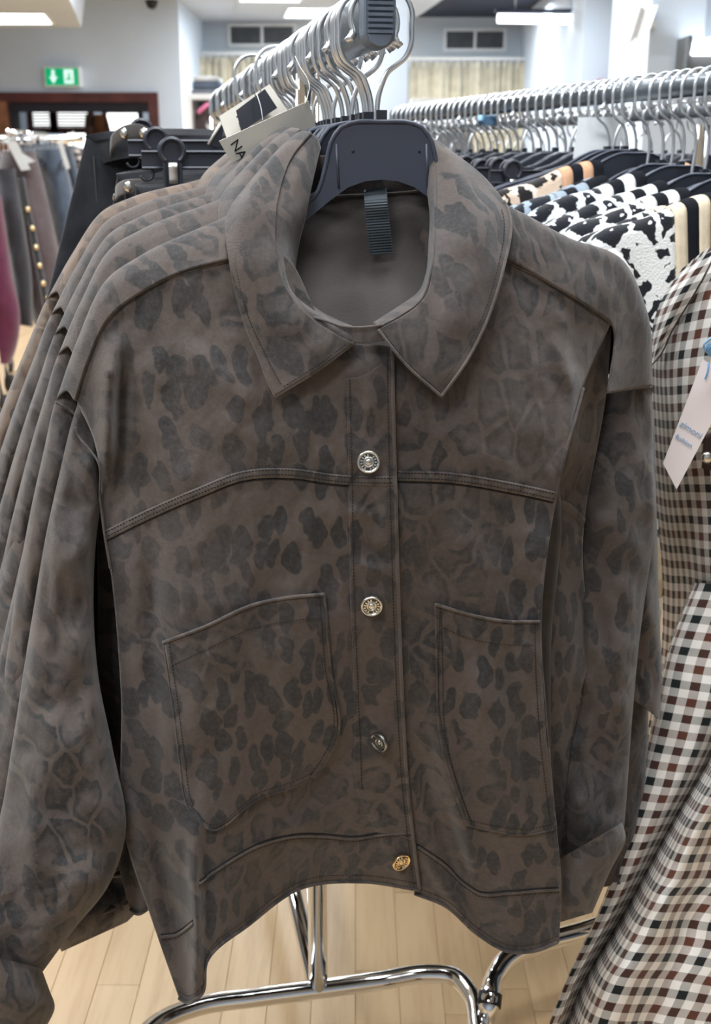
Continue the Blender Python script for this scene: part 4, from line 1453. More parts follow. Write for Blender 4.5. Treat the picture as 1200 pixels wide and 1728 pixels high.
# ---- the jackets behind (larger sizes, hung a little askew)
drop = ('button', 'stitching', 'pocket', 'pocket_edge', 'hang_loop', 'loop_tack', 'back_panel', 'collar_back', 'neck_seam', 'placket', 'side_panel', 'seam_groove', 'waistband_edge', 'armhole_seam', 'fold_edge')
beh = [(.075, 4.0, .945, 'denim_back', 'second leopard jacket, directly behind the front one'),
       (.125, 6.5, .93, 'denim', 'third leopard jacket from the front of the rail'),
       (.180, 9.0, .92, 'denim_back', 'fourth leopard jacket from the front, just before the tan one'),
       (.250, 10.5, .93, 'tan', 'tan leopard-print jacket at the back of the jackets, paler than the rest')]
jackets = []
for yo, deg, sx, mk, lab in beh:
    mats = {M['denim']: M[mk]}
    if mk == 'tan':
        mats[M['denim_seam']] = M['tan']
    if mk == 'denim':
        mats = None
    j = dup(jk, JORG + RD / RD[1] * yo, label=lab, rot=(0, math.radians(deg), 0), scale=(sx, 1, .965), mats=mats, skip=drop)
    jackets.append(j)


def world_child(name, geo, mat, root):
    """mesh given in world metres as a part of a turned or scaled thing"""
    bpy.context.view_layer.update()
    inv = np.array((Matrix.LocRotScale(root.location, root.rotation_euler, root.scale)).inverted())
    v = np.asarray(geo[0]) @ inv[:3, :3].T + inv[:3, 3]
    o = bpy.data.objects.new(name, mesh_data(name, v, geo[1], mat))
    o.parent = root
    C.objects.link(o)
    return o


# right sleeves of the second and third jackets that show past the front one's
s2 = [((1040, 700), (1104, 690), 1.09, .02), ((1046, 820), (1107, 810), 1.09, .025), ((1048, 920), (1110, 925), 1.085, .03), ((1046, 1020), (1113, 1040), 1.08, .03), ((1042, 1120), (1117, 1150), 1.075, .03), ((1050, 1165), (1114, 1215), 1.07, .028)]
world_child('sleeve', sleeve(s2, 90, 36, seed=6.2), M['denim_back'], jackets[0])
s3 = [((1030, 800), (1096, 800), 1.13, .02), ((1030, 1000), (1098, 1000), 1.125, .03), ((1030, 1160), (1096, 1160), 1.12, .03), ((1026, 1290), (1090, 1300), 1.115, .03), ((1010, 1420), (1078, 1420), 1.11, .03), ((1000, 1500), (1060, 1490), 1.1, .028)]
world_child('sleeve', sleeve(s3, 90, 36, seed=2.2), M['denim'], jackets[1])
# turned-up left cuff of the second jacket under the front sleeve
c2 = [((120, 1425), (225, 1410), 1.02, .03), ((108, 1480), (236, 1470), 1.015, .04), ((98, 1540), (246, 1500), 1.01, .045), ((96, 1590), (240, 1530), 1.01, .045), ((104, 1606), (214, 1556), 1.01, .03)]
world_child('cuff', sleeve(c2, 60, 36, .012, seed=7.7), M['denim_back'], jackets[0])
ce = [at(170 + 74 * math.cos(a), 1548 - 6 * math.sin(a) - 24 * math.cos(a) * 1.3, 1.01 - .047 * math.sin(a)) for a in np.linspace(0, 2 * PI, 40, endpoint=False)]
world_child('cuff_edge', tube(np.array(ce), .0022, 6, closed=True), M['denim_seam'], jackets[0])
ce = [at(172 + 64 * math.cos(a), 1486 - 5 * math.sin(a) - 10 * math.cos(a), 1.015 - .043 * math.sin(a)) for a in np.linspace(0, 2 * PI, 40, endpoint=False)]
world_child('cuff_edge', tube(np.array(ce), .0022, 6, closed=True), M['denim_seam'], jackets[0])


# ---- swing tags between the hangers
def card(name, label, quad, Ys, mat, thick=.0009, group=None, cat='tag'):
    P = np.array([at(u, v, y) for (u, v), y in zip(quad, Ys)])
    nn_ = np.cross(P[1] - P[0], P[2] - P[0])              # all four corners in one plane
    eye = np.array([0, 0, CAMZ])
    P[3] = eye + (P[3] - eye) * nn_.dot(P[0] - eye) / nn_.dot(P[3] - eye)
    t = thing(name, label, cat, P.mean(0), group=group)
    n_ = np.cross(P[1] - P[0], P[3] - P[0])
    n_ /= np.linalg.norm(n_)
    if n_[1] > 0:
        n_ = -n_
    obj('card', bbox8(np.concatenate([P - n_ * thick, P])), mat, t, smooth=False)
    return t, P, n_


def lettering(txt, t, P, n_, fx, fy, size, mat, down=(0, 3), along=(0, 1), name='lettering', bold=False):
    """flat print on a card: baseline runs from corner `along`, letters stand up against `down`"""
    ex = P[along[1]] - P[along[0]]
    ex = ex / np.linalg.norm(ex)
    ey = np.cross(n_, ex)
    c_ = bpy.data.curves.new(name, 'FONT')
    c_.body, c_.size, c_.extrude = txt, size, .0001
    c_.align_x, c_.align_y = 'CENTER', 'CENTER'
    if bold:
        c_.offset = size * .02
    tmp = bpy.data.objects.new(name, c_)
    C.objects.link(tmp)
    me = bpy.data.meshes.new_from_object(tmp.evaluated_get(bpy.context.evaluated_depsgraph_get()))
    bpy.data.objects.remove(tmp)
    bpy.data.curves.remove(c_)
    me.name = name
    me.materials.clear()
    me.materials.append(mat)
    o = bpy.data.objects.new(name, me)
    p = (P[0] * (1 - fx) * (1 - fy) + P[1] * fx * (1 - fy) + P[2] * fx * fy + P[3] * (1 - fx) * fy) + n_ * .0004
    m = Matrix((ex, ey, n_)).transposed().to_4x4()
    o.matrix_local = Matrix.Translation(Vector(p - ORG[t.name])) @ m
    o.parent = t
    C.objects.link(o)
    return o


def string(t, pts, mat, r=.0005):
    obj('tag_string', tube(spline(pts, 30), r, 5), mat, t)


t, P, n_ = card('swing_tag', 'cream card tag with black letters lying in front, against the leopard collars', [(370, 238), (521, 170), (540, 236), (402, 292)], [1.13, 1.17, 1.18, 1.14], M['card'])
lettering('NA', t, P, n_, .125, .42, .0135, M['ink'], along=(0, 3))
string(t, [at(515, 176, 1.165), at(522, 150, 1.18), at(505, 110, 1.22), at(498, 95, 1.24)], M['card'])
t, P, n_ = card('swing_tag', 'cream card tag showing its left end behind the black one', [(370, 196), (455, 142), (492, 196), (391, 256)], [1.26, 1.30, 1.30, 1.26], M['card'])
lettering('NA', t, P, n_, .30, .50, .0135, M['ink'], along=(0, 3))
string(t, [at(440, 153, 1.29), at(437, 132, 1.34), at(445, 118, 1.38)], M['black_card'])
t, P, n_ = card('swing_tag', 'black card tag lying on the cream tag under the hooks', [(399, 186), (447, 150), (468, 182), (408, 222)], [1.25, 1.285, 1.285, 1.25], M['black_card'])
string(t, [at(433, 170, 1.262), at(428, 150, 1.27), at(424, 140, 1.3)], M['ink'])
string(t, [at(433, 158, 1.262), at(440, 180, 1.255), at(444, 205, 1.25)], M['wire'], .0004)
t, P, n_ = card('swing_tag', 'dark tag with pale edge hanging at the end of the hook row', [(352, 244), (371, 210), (378, 212), (372, 250)], [1.5, 1.5, 1.5, 1.5], M['black_card'])
obj('edge', tube([P[0], P[1]], .002, 5), M['card'], t)


# ---- clip hangers with black jeans behind the jackets
def clip_mesh():
    """one clamp: ringed grip on top, two jaws, in its own frame (x width, z up, y depth)"""
    n = 20
    g = []
    for yy in (-.006, .006):
        outer = [(.0165 * math.cos(a), .019 + .0165 * math.sin(a)) for a in np.linspace(-PI * .25, PI * 1.25, n)]
        body = [(-.0105, .0), (-.0105, -.052), (.0105, -.052), (.0105, .0)]
        g.append(prism(outer + body, .004, X3, Z3, Y3, (0, yy, 0)))
    g.append(tube([(.0135 * math.cos(a), -.009, .019 + .0135 * math.sin(a)) for a in np.linspace(-PI * .3, PI * 1.3, 22)], .0028, 6))
    g.append(tube([(-.0095, -.009, .006), (-.009, -.009, -.05)], .002, 6))
    g.append(tube([(.0095, -.009, .006), (.009, -.009, -.05)], .002, 6))
    return join(*g)


def spring_mesh():
    P = [(0, -.0095, .006), (0, -.012, .004), (0, -.0125, -.006), (0, -.012, -.016), (0, -.0095, -.018)]
    V = []
    for x in (-.005, -.003, .003, .005):
        for p in spline(P, 12):
            V.append(p + np.array([x, -.0008 if abs(x) < .004 else 0, 0]))
    return np.array(V), gridfaces(4, 12)


CLIP = mesh_data('clip', *clip_mesh(), M['hanger'], False)
SPRING = mesh_data('spring', *spring_mesh(), plain('spring_steel', (.85, .82, .74), .3, 1.0, var=.03))
BAR = mesh_data('hanger_bar', *join(box(-.19, .19, -.004, .004, -.012, .006), tube([(-.19, -.004, .006), (.19, -.004, .006)], .0022, 6), tube([(-.19, -.004, -.012), (.19, -.004, -.012)], .0022, 6),
                                    box(-.02, .02, -.004, .004, .006, .03)), M['hanger'], False)
EYE = mesh_data('bar_loop', *tube([(.008 * math.cos(a), 0, -.018 + .008 * math.sin(a)) for a in np.linspace(-PI * .9, PI * .2, 14)], .0016, 6), M['hanger'])


def clip_hanger(p, rotz, label, group, drop_z=.034, flip=-1, xc=.155):
    t = thing('clip_hanger', label, 'hanger', p, rotz, group)
    b = child('hanger_bar', BAR, t, (0, 0, -drop_z))
    child('bar_loop', EYE, b, (-.185, 0, 0))
    for s_ in (-1, 1):
        c_ = child('clip', CLIP, t, (s_ * xc, -.002, -drop_z - .012))
        child('spring', SPRING, c_)
    child('hook', HANG['hook', flip], t)
    return t


def jeans_mesh(w, L, seed, spread=.0):
    """folded trousers hanging from a waistband: flattened tube with two legs' crease"""
    nr, na = 40, 48
    V = []
    for j in range(nr):
        s = j / (nr - 1)
        for k in range(na):
            th = 2 * PI * k / na
            hw = w / 2 * (1 - .12 * s) + spread * s
            x = hw * np.sign(math.cos(th)) * abs(math.cos(th)) ** .8
            y = (.012 + .016 * min(1, s * 4)) * math.sin(th) + .010 * min(1, s * 3) * math.sin(x * 60 + seed) * (1 if math.sin(th) < 0 else .6)
            V.append((x - spread * s * .6, y + .02 * s * math.sin(seed), -s * L + .006 * math.sin(th * 2 + seed)))
    return np.array(V), gridfaces(nr, na, True) + [tuple(range(na - 1, -1, -1))]


def trousers(p, rotz, label, w, L, seed, mat, group=None, spread=0, straps=True, cat='trousers', name='jeans'):
    t = thing(name, label, cat, p, rotz, group)
    V, F = jeans_mesh(w, L, seed, spread)
    obj('body', (V, F), mat, t, local=True)
    obj('waistband', (lambda g: (g[0] * np.array([1.01, 1.15, 1]), g[1]))(jeans_mesh(w, .035, seed)), mat, t, local=True)
    if straps:
        obj('side_seam', tube([(-w / 2 * .96, -.008, -.03), (-w / 2 * .95, -.016, -.2), (-w / 2 * .92 - spread * .6, -.018, -L * .95)], .0014, 6), M['thread'], t, local=True)
    return t


cy = [(1.42, .034, .012), (1.535, .020, .008), (1.66, .006, .004)]
labs = [('black clip hanger nearest the jackets, at the front of three', 'black jeans on the front clip hanger, just behind the tan jacket'),
        ('black clip hanger in the middle of three beside the tags', 'black jeans on the middle clip hanger with a studded grey strap'),
        ('black clip hanger at the back of three, highest grip', 'black jeans on the rearmost clip hanger with studded strap over its corner')]
for (y, dz, dx), (lh, lj) in zip(cy, labs):
    p = on_rail(y) - RA * (y - 1.42) * .12
    clip_hanger(p, ROTA + .02, lh, 'clip hangers with black jeans', dz)
    q = p + np.array([0, .003, -dz - (.028 if y < 1.6 else -.004)]) - RA * (.014 + (y - 1.42) * .06 + (0 if y < 1.6 else .016))
    tr = trousers(q, ROTA + .03, lj, .37, .62, y * 7, M['jeans'], 'black jeans behind the jackets', spread=.055 + (y - 1.42) * .35)
STUD = mesh_data('stud', *lathe([(.0085, 0), (.0085, .002), (.0062, .0035), (.0055, .0065), (.0001, .0075)], 8), M['silver'], False)


def strap(pts, Ys, wpx, studs, parent_near, label):
    s = spline(pts, 30)
    Y = np.interp(np.linspace(0, 1, 30), np.linspace(0, 1, len(Ys)), Ys)
    V = np.stack([at(s[:, 0], s[:, 1] + wpx * a_, Y - .0015 * (1 - a_ * a_)) for a_ in (-1, -.8, 0, .8, 1)], 1).reshape(-1, 3)
    t = thing('studded_strap', label, 'strap', V.mean(0))
    solid(obj('band', (V, gridfaces(30, 5)), M['strap'], t), .003, 1)
    for f in studs:
        k = int(f * 29)
        o = child('stud', STUD, t, tuple(at(s[k, 0], s[k, 1], Y[k] - .003) - ORG[t.name]))
        o.rotation_euler = (PI / 2, 0, 0)
        o.scale = (.75, .75, .9)
    return t


strap([(189, 262), (192, 240), (208, 226), (232, 221), (252, 228)], [1.60, 1.575, 1.56, 1.55, 1.55], 11, (.55, .93), None, 'grey studded strap over the top corner of the rear black jeans')
strap([(198, 338), (200, 324), (212, 316), (226, 314), (242, 314)], [1.52, 1.46, 1.43, 1.42, 1.42], 11, (.1, .6), None, 'grey strap with square silver stud below the middle clip')
# ================================================================ the long rack on the right
QD = np.array([-.376, 1.17, 0.0])
QD = QD / np.linalg.norm(QD)
QA = np.array([QD[1], -QD[0], 0])
ROTQ = math.atan2(QA[1], QA[0])
Q0 = at(1200, 152, 1.6)
QZ = float(Q0[2])
QH = QZ - .0715                                    # foot of the hooks on this rail


def on_q(Y, z=None):
    return np.array([Q0[0] + QD[0] / QD[1] * (Y - 1.6), Y, QH if z is None else z])


sec2 = stadium(.018, .030) + np.array([0, .0085])


def rail_mesh(p, q, A):
    V = np.concatenate([c + sec2[:, :1] * A + sec2[:, 1:] * np.array([0, 0, 1]) for c in (p, q)])
    return V, gridfaces(2, ns, True) + [tuple(range(ns)), tuple(range(2 * ns - 1, ns - 1, -1))]


rq = thing('clothes_rack', 'long chrome clothes rail on the right carrying knitwear and checked jackets', 'rack', on_q(1.5, 0))
obj('rail', rail_mesh(on_q(1.05, QZ), on_q(2.8, QZ), QA), M['rail'], rq)
zq = .135
bar = spline([atz(u, v, zq) for u, v in ((1130, 1515), (985, 1571), (905, 1594), (862, 1614), (835, 1650), (826, 1690))] + [atz(823, 1728, .105), atz(822, 1800, .07)], 90)
obj('foot_bar', tube(bar, .0145, 16), M['chrome'], rq)
e = bar[-18]
obj('foot_sleeve', tube([bar[-19], bar[-15]], .0165, 16), M['black_rubber'], rq)
for yy in (1.18, 2.75):
    b_ = on_q(yy, .12)
    obj('post', tube([b_ if yy > 2 else b_ + QA * .06, (b_ if yy > 2 else b_ + QA * .06) * np.array([1, 1, 0]) + np.array([0, 0, QZ - .02])], .0137, 14), M['chrome'], rq)
obj('foot_bar', tube([on_q(2.75, .12) - QA * .22, on_q(2.75, .12) + QA * .22], .0137, 12), M['chrome'], rq)
wv, wf = lathe([(.001, -.011), (.026, -.011), (.0285, -.007), (.0285, .007), (.026, .011), (.001, .011)], 18, np.array(Matrix.Rotation(PI / 2, 3, 'Y')))
for q in (bar[-1], on_q(2.75, 0) - QA * .2, on_q(2.75, 0) + QA * .2):
    obj('caster', (wv + np.array([q[0], q[1], .0285]), wf), M['black_rubber'], rq)
    obj('caster_stem', tube([(q[0], q[1], .03), (q[0], q[1], .115)], .006, 8), M['wire'], rq)

flat_half = [(0, -.004), (.026, -.0045), (.045, -.011), (.070, -.024), (.14, -.044), (.205, -.066), (.214, -.073), (.210, -.080), (.198, -.079), (.14, -.070), (.07, -.062), (.035, -.056), (0, -.054)]
HANG['flat'] = mesh_data('hanger_body', *prism(flat_half + [(-x, z) for x, z in flat_half[-2:0:-1]], .013, X3, Z3, Y3, (0, 0, 0)), M['hanger'], False)
HANG['flat_rim'] = mesh_data('hanger_rim', *tube(spline([(-x, -.0055, z) for x, z in flat_half[:7][::-1]] + [(x, -.0055, z) for x, z in flat_half[1:7]], 60), .0021, 6), M['hanger_blue'])


def flat_hanger(p, rotz, label, group, flip=-1, cap_=True, dz=0.0):
    t = thing('clothes_hanger', label, 'hanger', p, rotz, group)
    b = child('hanger_body', HANG['flat'], t, (0, 0, dz))
    if cap_:
        child('hanger_rim', HANG['flat_rim'], b)
    child('hook_collar', HANG['collar'], t, (0, 0, dz))
    child('hook', HANG['hook', flip], t)
    return t


# ---- striped-band leopard cardigans
def saddle(x0, x1, nx, off, L, seed, hang=.003):
    """cloth over a hanger arm: down the front, over the top, down the back"""
    nr = 46
    V = []
    for x in np.linspace(x0, x1, nx):
        ax = abs(x)
        zt = -.022 - .30 * max(0, ax - .07) - 2.2 * max(0, ax - .215) ** 2 * 10 + off + .002 * math.sin(x * 55 + seed)
        dep = .030 + .022 * max(0, 1 - ax / .25)
        for j in range(nr):
            s = -1 + 2 * j / (nr - 1)
            a_ = abs(s)
            sg = -1 if s < 0 else 1
            if a_ < .16:
                th = a_ / .16 * PI / 2
                y, z = sg * (.013 + off) * math.sin(th), zt - .012 * (1 - math.cos(th))
            else:
                f = (a_ - .16) / .84
                y = sg * ((.013 + off) + (dep - .013) * min(1, f * 3) + .012 * min(1, f * 2) * math.sin(x * 42 + seed + 2 * f))
                z = zt - .012 - f * L
            V.append((x, y, z))
    return np.array(V), gridfaces(nx, nr)


def cardigan(p, rotz, label, body_mat, s_light, s_dark, seed, group, xb=.062, L=.50):
    t = thing('leopard_cardigan', label, 'cardigan', p, rotz, group)
    wst = .0165
    for sg in (-1, 1):
        x0, x1 = sg * (xb + 4 * wst), sg * .236
        solid(obj('body', saddle(min(x0, x1), max(x0, x1), 22, .004, L, seed), body_mat, t, local=True), .003, 0)
        for k in range(4):
            a_, b_ = sg * (xb + k * wst), sg * (xb + (k + 1) * wst)
            solid(obj('band_stripe', saddle(min(a_, b_), max(a_, b_), 4, .005, L, seed), s_dark if k % 2 == 0 else s_light, t, local=True), .003, 0)
        pts = spline([(sg * .20, 0, -.095), (sg * .232, -.002, -.125), (sg * .262, -.006, -.20), (sg * .285, -.012, -.36), (sg * .295, -.018, -.52)], 44)
        V, F = tube(pts, np.interp(np.arange(44), [0, 6, 14, 30, 43], [.030, .046, .056, .054, .044]), 28, True)
        V = V + np.stack([np.zeros(len(V)), .004 * np.sin(V[:, 2] * 90 + V[:, 0] * 50 + seed), np.zeros(len(V))], 1)
        obj('sleeve', (V, F), body_mat, t, local=True)
    return t


k_white = knit_leopard('white_black_leopard_knit', (0.74, 0.74, 0.72), (0.012, 0.014, 0.018), scale=32, thr=0.125)
k_black = knit_leopard('black_white_leopard_knit', (0.70, 0.73, 0.76), (0.010, 0.012, 0.016), scale=30)
k_grey = knit_leopard('grey_black_leopard_knit', (0.30, 0.36, 0.42), (0.012, 0.014, 0.020), scale=28)
k_beige = knit_leopard('beige_black_leopard_knit', (0.66, 0.50, 0.38), (0.016, 0.014, 0.014), (0.72, 0.64, 0.56), scale=24)
rib_black = plain('black_rib', (0.012, 0.013, 0.017), 0.95, spec=.1, bump=.001, scale=40)
rib_white = plain('white_rib', (0.72, 0.74, 0.74), 0.95, spec=.1, bump=.001, scale=40)
rib_cream = plain('cream_rib', (0.68, 0.58, 0.43), 0.95, spec=.1, bump=.001, scale=40)
rib_grey = plain('grey_rib', (0.28, 0.33, 0.38), 0.95, spec=.1, bump=.001, scale=40)
rib_peach = plain('peach_rib', (0.62, 0.36, 0.22), 0.95, spec=.1, bump=.001, scale=40)
G5 = 'leopard cardigans on the right rail'
cards = [
    (1.486, -.040, .064, k_white, rib_cream, 'white cardigan with black leopard spots and wide cream and black bands', 1.0),
    (1.550, -.034, .064, k_white, rib_white, 'white leopard cardigan mostly hidden just behind the cream-banded one', 2.1),
    (1.600, -.028, .064, k_black, rib_white, 'black cardigan with white blotches, the nearer of two white-banded ones', 3.7),
    (1.655, -.018, .064, k_black, rib_white, 'black cardigan with white blotches, the farther of two white-banded ones', 5.2),
    (1.705, -.016, .105, k_grey, rib_grey, 'grey and black leopard cardigan with grey bands', 6.4),
    (1.775, .000, .060, k_beige, rib_peach, 'beige cardigan with black spots and peach bands, farthest of the cardigans', 7.9)]
used = []
cards += [
    (1.518, -.044, .064, k_white, rib_cream, 'white leopard cardigan squeezed behind the cream-banded one, a sliver of shoulder showing', 9.3),
    (1.576, -.040, .064, k_black, rib_white, 'black and white cardigan squeezed in front of the nearer white-banded one', 10.4),
    (1.628, -.036, .064, k_black, rib_white, 'black and white cardigan squeezed between the two white-banded ones', 11.8),
    (1.680, -.028, .080, k_grey, rib_grey, 'grey leopard cardigan squeezed in front of the grey-banded one', 12.9),
    (1.740, -.022, .070, k_grey, rib_grey, 'grey leopard cardigan squeezed in front of the beige one', 13.7)]
for y, dz, xb, bm, sl_, lab, sd in cards:
    p = on_q(y)
    cardigan(p + np.array([0, 0, dz]), ROTQ, lab, bm, sl_, rib_black, sd, G5, xb)
    flat_hanger(p + np.array([0, 0, 0]), ROTQ + rnd.uniform(-.02, .02), 'black hanger under the ' + (lab if len(lab.split()) < 13 else lab.split(',')[0]), 'hangers on the right rail', -1, True, dz - .004)
    used.append(y)
for y in (1.80, 1.825, 1.85):
    if True:
        flat_hanger(on_q(y), ROTQ + rnd.uniform(-.1, .1), 'black hanger with steel hook among the knitwear of the right rail', 'hangers on the right rail', rnd.choice((-1, -1, 1)))
# ---- clip hangers with black trousers farther along
tm = None
ylist = np.arange(1.87, 2.74, .058)
for i, y in enumerate(ylist):
    p = on_q(y)
    clip_hanger(p, ROTQ + rnd.uniform(-.05, .05), 'black clip hanger with ringed grips in the far stretch of the right rail', 'clip hangers on the right rail', .034 + rnd.uniform(-.006, .006), -1)
    q = p + np.array([0, .002, -.034 - .042])
    if tm is None:
        tm = trousers(q, ROTQ, 'black trousers hanging from clip hangers on the right rail', .36, .75, 1.0, M['jeans'], 'black trousers on the right rail', name='trousers', straps=False)
    else:
        dup(tm, q, ROTQ + rnd.uniform(-.04, .04))
    if y < 2.7:
        flat_hanger(on_q(y + .029), ROTQ + rnd.uniform(-.1, .1), 'black hanger with steel hook between the clip hangers of the right rail', 'hangers on the right rail', rnd.choice((-1, -1, 1)), False)
# white header card on the rail
t, P, n_ = card('blank_card', 'blank white card hanging among the hooks of the right rail', [(976, 198), (1050, 197), (1046, 268), (967, 268)], [1.86, 1.86, 1.85, 1.85], M['white_card'], .001, cat='card')
obj('back_sheet', bbox8(np.concatenate([np.array([at(1038, 195, 1.87), at(1052, 195, 1.87), at(1062, 246, 1.86), at(1050, 246, 1.86)]), np.array([at(1038, 195, 1.872), at(1052, 195, 1.872), at(1062, 246, 1.862), at(1050, 246, 1.862)])])), M['white_card'], t, smooth=False)
a = at(822, 203, 2.2)
tag(obj('size_marker', prism(stadium(.030, .012), .02, QA, (0, 0, 1), QD, a), M['blue_cord']), 'small blue size marker among the far hooks of the right rail', 'marker')

# ---- another rail farther back on the right
R0 = at(1190, 180, 2.45)
R0 = np.array([R0[0], R0[1], QZ])
rc = thing('clothes_rack', 'chrome clothes rail farther back, glimpsed under the hooks of the right rail', 'rack', R0 * np.array([1, 1, 0]))
q1 = R0 + QD * 2.1
obj('rail', rail_mesh(R0 - QD * .2, q1, QA), M['rail'], rc)
for p in (R0, q1 - QD * .05):
    obj('post', tube([p * np.array([1, 1, 0]) + np.array([0, 0, .1]), p - np.array([0, 0, .02])], .0137, 12), M['chrome'], rc)
    obj('foot_bar', tube([p * np.array([1, 1, 0]) - QA * .25 + np.array([0, 0, .1]), p * np.array([1, 1, 0]) + QA * .25 + np.array([0, 0, .1])], .0137, 10), M['chrome'], rc)
    for s_ in (-.23, .23):
        c_ = p * np.array([1, 1, 0]) + QA * s_
        obj('caster', (wv + np.array([c_[0], c_[1], .0285]), wf), M['black_rubber'], rc)
        obj('caster_stem', tube([(c_[0], c_[1], .03), (c_[0], c_[1], .1)], .006, 8), M['wire'], rc)
tm2 = None
for i in range(34):
    p = R0 + QD * (.02 + i * .058) + np.array([0, 0, QH - QZ])
    flat_hanger(p, ROTQ + rnd.uniform(-.08, .08), 'black hanger with steel hook on the rail farther back on the right', 'hangers on the back rail', rnd.choice((-1, 1)), False)
    if i % 3 == 0:
        q = p + np.array([0, 0, -.05])
        if tm2 is None:
            tm2 = trousers(q, ROTQ, 'dark garment hanging on the rail farther back on the right', .40, .7, 2.0, M['jeans'], 'dark garments on the back rail', name='dark_garment', straps=False, cat='garment')
        else:
            dup(tm2, q, ROTQ + rnd.uniform(-.05, .05))


# ---- checked jackets at the right edge
def checked(N, nr, nk, uo=0.0, vo=0.0, fold=.006, ref=0):
    """cloth through a net with its own depth; UVs in metres along the cloth"""
    g = net(N, nr, nk)
    Y = g[..., 2] - fold * vnoise(g[..., 0] / 40, g[..., 1] / 120) - .3 * fold * vnoise(g[..., 0] / 18, g[..., 1] / 40)
    P = at(g[..., 0], g[..., 1], Y)
    du = np.concatenate([np.zeros((nr, 1)), np.cumsum(np.linalg.norm(np.diff(P, axis=1), axis=2), 1)], 1)
    dv = np.concatenate([np.zeros((1, nk)), np.cumsum(np.linalg.norm(np.diff(P, axis=0), axis=2), 0)], 0)
    du = du - du[:, ref:ref + 1]
    wgt = .35
    uv = np.stack([du * (1 - wgt) + du.mean(0) * wgt + uo, dv * .5 + dv.mean(1, keepdims=True) * .5 + vo], -1)
    return P.reshape(-1, 3), gridfaces(nr, nk), uv.reshape(-1, 2)


gj = thing('checked_jacket', 'brown, black and white checked jacket at the right edge, its flared side nearest the viewer', 'jacket', on_q(1.22, QH))
gbody = np.array([
    [(1150, 456, 1.30), (1172, 436, 1.26), (1205, 412, 1.23), (1300, 380, 1.20)],
    [(1112, 520, 1.32), (1135, 505, 1.26), (1180, 490, 1.215), (1300, 480, 1.18)],
    [(1097, 600, 1.34), (1128, 600, 1.25), (1180, 600, 1.20), (1300, 600, 1.17)],
    [(1099, 720, 1.345), (1132, 720, 1.25), (1182, 720, 1.195), (1300, 720, 1.16)],
    [(1108, 850, 1.34), (1140, 850, 1.26), (1186, 850, 1.20), (1300, 850, 1.15)],
    [(1118, 980, 1.33), (1150, 980, 1.27), (1190, 980, 1.20), (1300, 980, 1.14)],
    [(1116, 1100, 1.32), (1150, 1100, 1.26), (1195, 1100, 1.20), (1300, 1100, 1.14)],
    [(1090, 1250, 1.31), (1140, 1250, 1.25), (1190, 1250, 1.20), (1300, 1250, 1.14)],
    [(1070, 1400, 1.30), (1130, 1400, 1.24), (1190, 1400, 1.20), (1300, 1400, 1.14)]], float)
obj('body', checked(gbody, 150, 60, .004, .002), M['gingham'], gj)
gsl = np.array([
    [(1152, 452, 1.235), (1178, 436, 1.215), (1210, 420, 1.20)],
    [(1114, 512, 1.25), (1140, 500, 1.22), (1176, 486, 1.205)],
    [(1098, 575, 1.27), (1112, 570, 1.235), (1134, 556, 1.225)],
    [(1096, 618, 1.29), (1102, 612, 1.25), (1112, 600, 1.24)]], float)
obj('shoulder', checked(gsl, 50, 30, .0, .003, .003), M['gingham'], gj)
sm = spline([(1210, 424), (1176, 489), (1134, 559), (1112, 603), (1098, 618)], 50)
obj('armhole_seam', tube(at(sm[:, 0], sm[:, 1], np.interp(np.arange(50), [0, 12, 25, 37, 49], [1.198, 1.203, 1.222, 1.237, 1.285])), .0009, 6), M['strap'], gj)
fe = np.array([(1172, 985, 1.225), (1128, 1100, 1.205), (1099, 1232, 1.18), (1064, 1380, 1.145), (1016, 1530, 1.105), (964, 1642, 1.075), (922, 1745, 1.055)])   # outer edge
ff = np.array([(1300, 990, 1.14), (1256, 1120, 1.125), (1203, 1256, 1.115), (1126, 1395, 1.10), (1050, 1538, 1.075), (985, 1650, 1.05), (942, 1755, 1.03)])          # the pleat
back = np.array([0, 0, .035])
# the outer strip, then the flared front beyond the pleat
g_outer = np.stack([fe + np.array([6, 2, .04]), fe, (fe + ff) / 2 + np.array([0, 0, -.030]), ff + np.array([-4, 0, .006]), ff + np.array([10, 4, .045])], 1)
far_ = np.array([(1480, y, d) for y, d in ((990, 1.05), (1120, 1.04), (1262, 1.03), (1405, 1.01), (1560, .99), (1690, .96), (1810, .94))])
g_inner = np.stack([ff + np.array([3, 2, .040]), ff + np.array([13, 3, -.006]), ff * .7 + far_ * .3 + np.array([0, 0, -.030]), ff * .4 + far_ * .6 + np.array([0, 0, -.006]), far_], 1)
obj('sleeve', checked(g_outer, 170, 34, .006, 0, .005), M['gingham'], gj)
obj('front_panel', checked(g_inner, 170, 70, .0035, .006, .010, 0), M['gingham'], gj)
hg = flat_hanger(on_q(1.22), ROTQ, 'black hanger of the checked jacket, out past the right edge', 'hangers on the right rail', -1)
# placket with brown tab and snap at the edge
tb = np.array([[(1188, 735, 1.165), (1225, 720, 1.15)], [(1184, 790, 1.162), (1225, 800, 1.148)]], float)
solid(obj('tab', patch(tb, 8, 8, .003), plain('brown_tab', (.06, .035, .03), .7), gj), .003, 1)
for u, v in ((1196, 714), (1194, 772)):
    c_ = at(u, v, 1.150)
    obj('snap', (lathe([(.0001, .003), (.004, .003), (.006, .0015), (.006, -.002)], 16, np.array(Matrix.Rotation(PI / 2, 3, 'X')))[0] + c_, lathe([(.0001, 0), (.004, 0), (.006, 0), (.006, 0)], 16)[1]), M['silver'], gj)
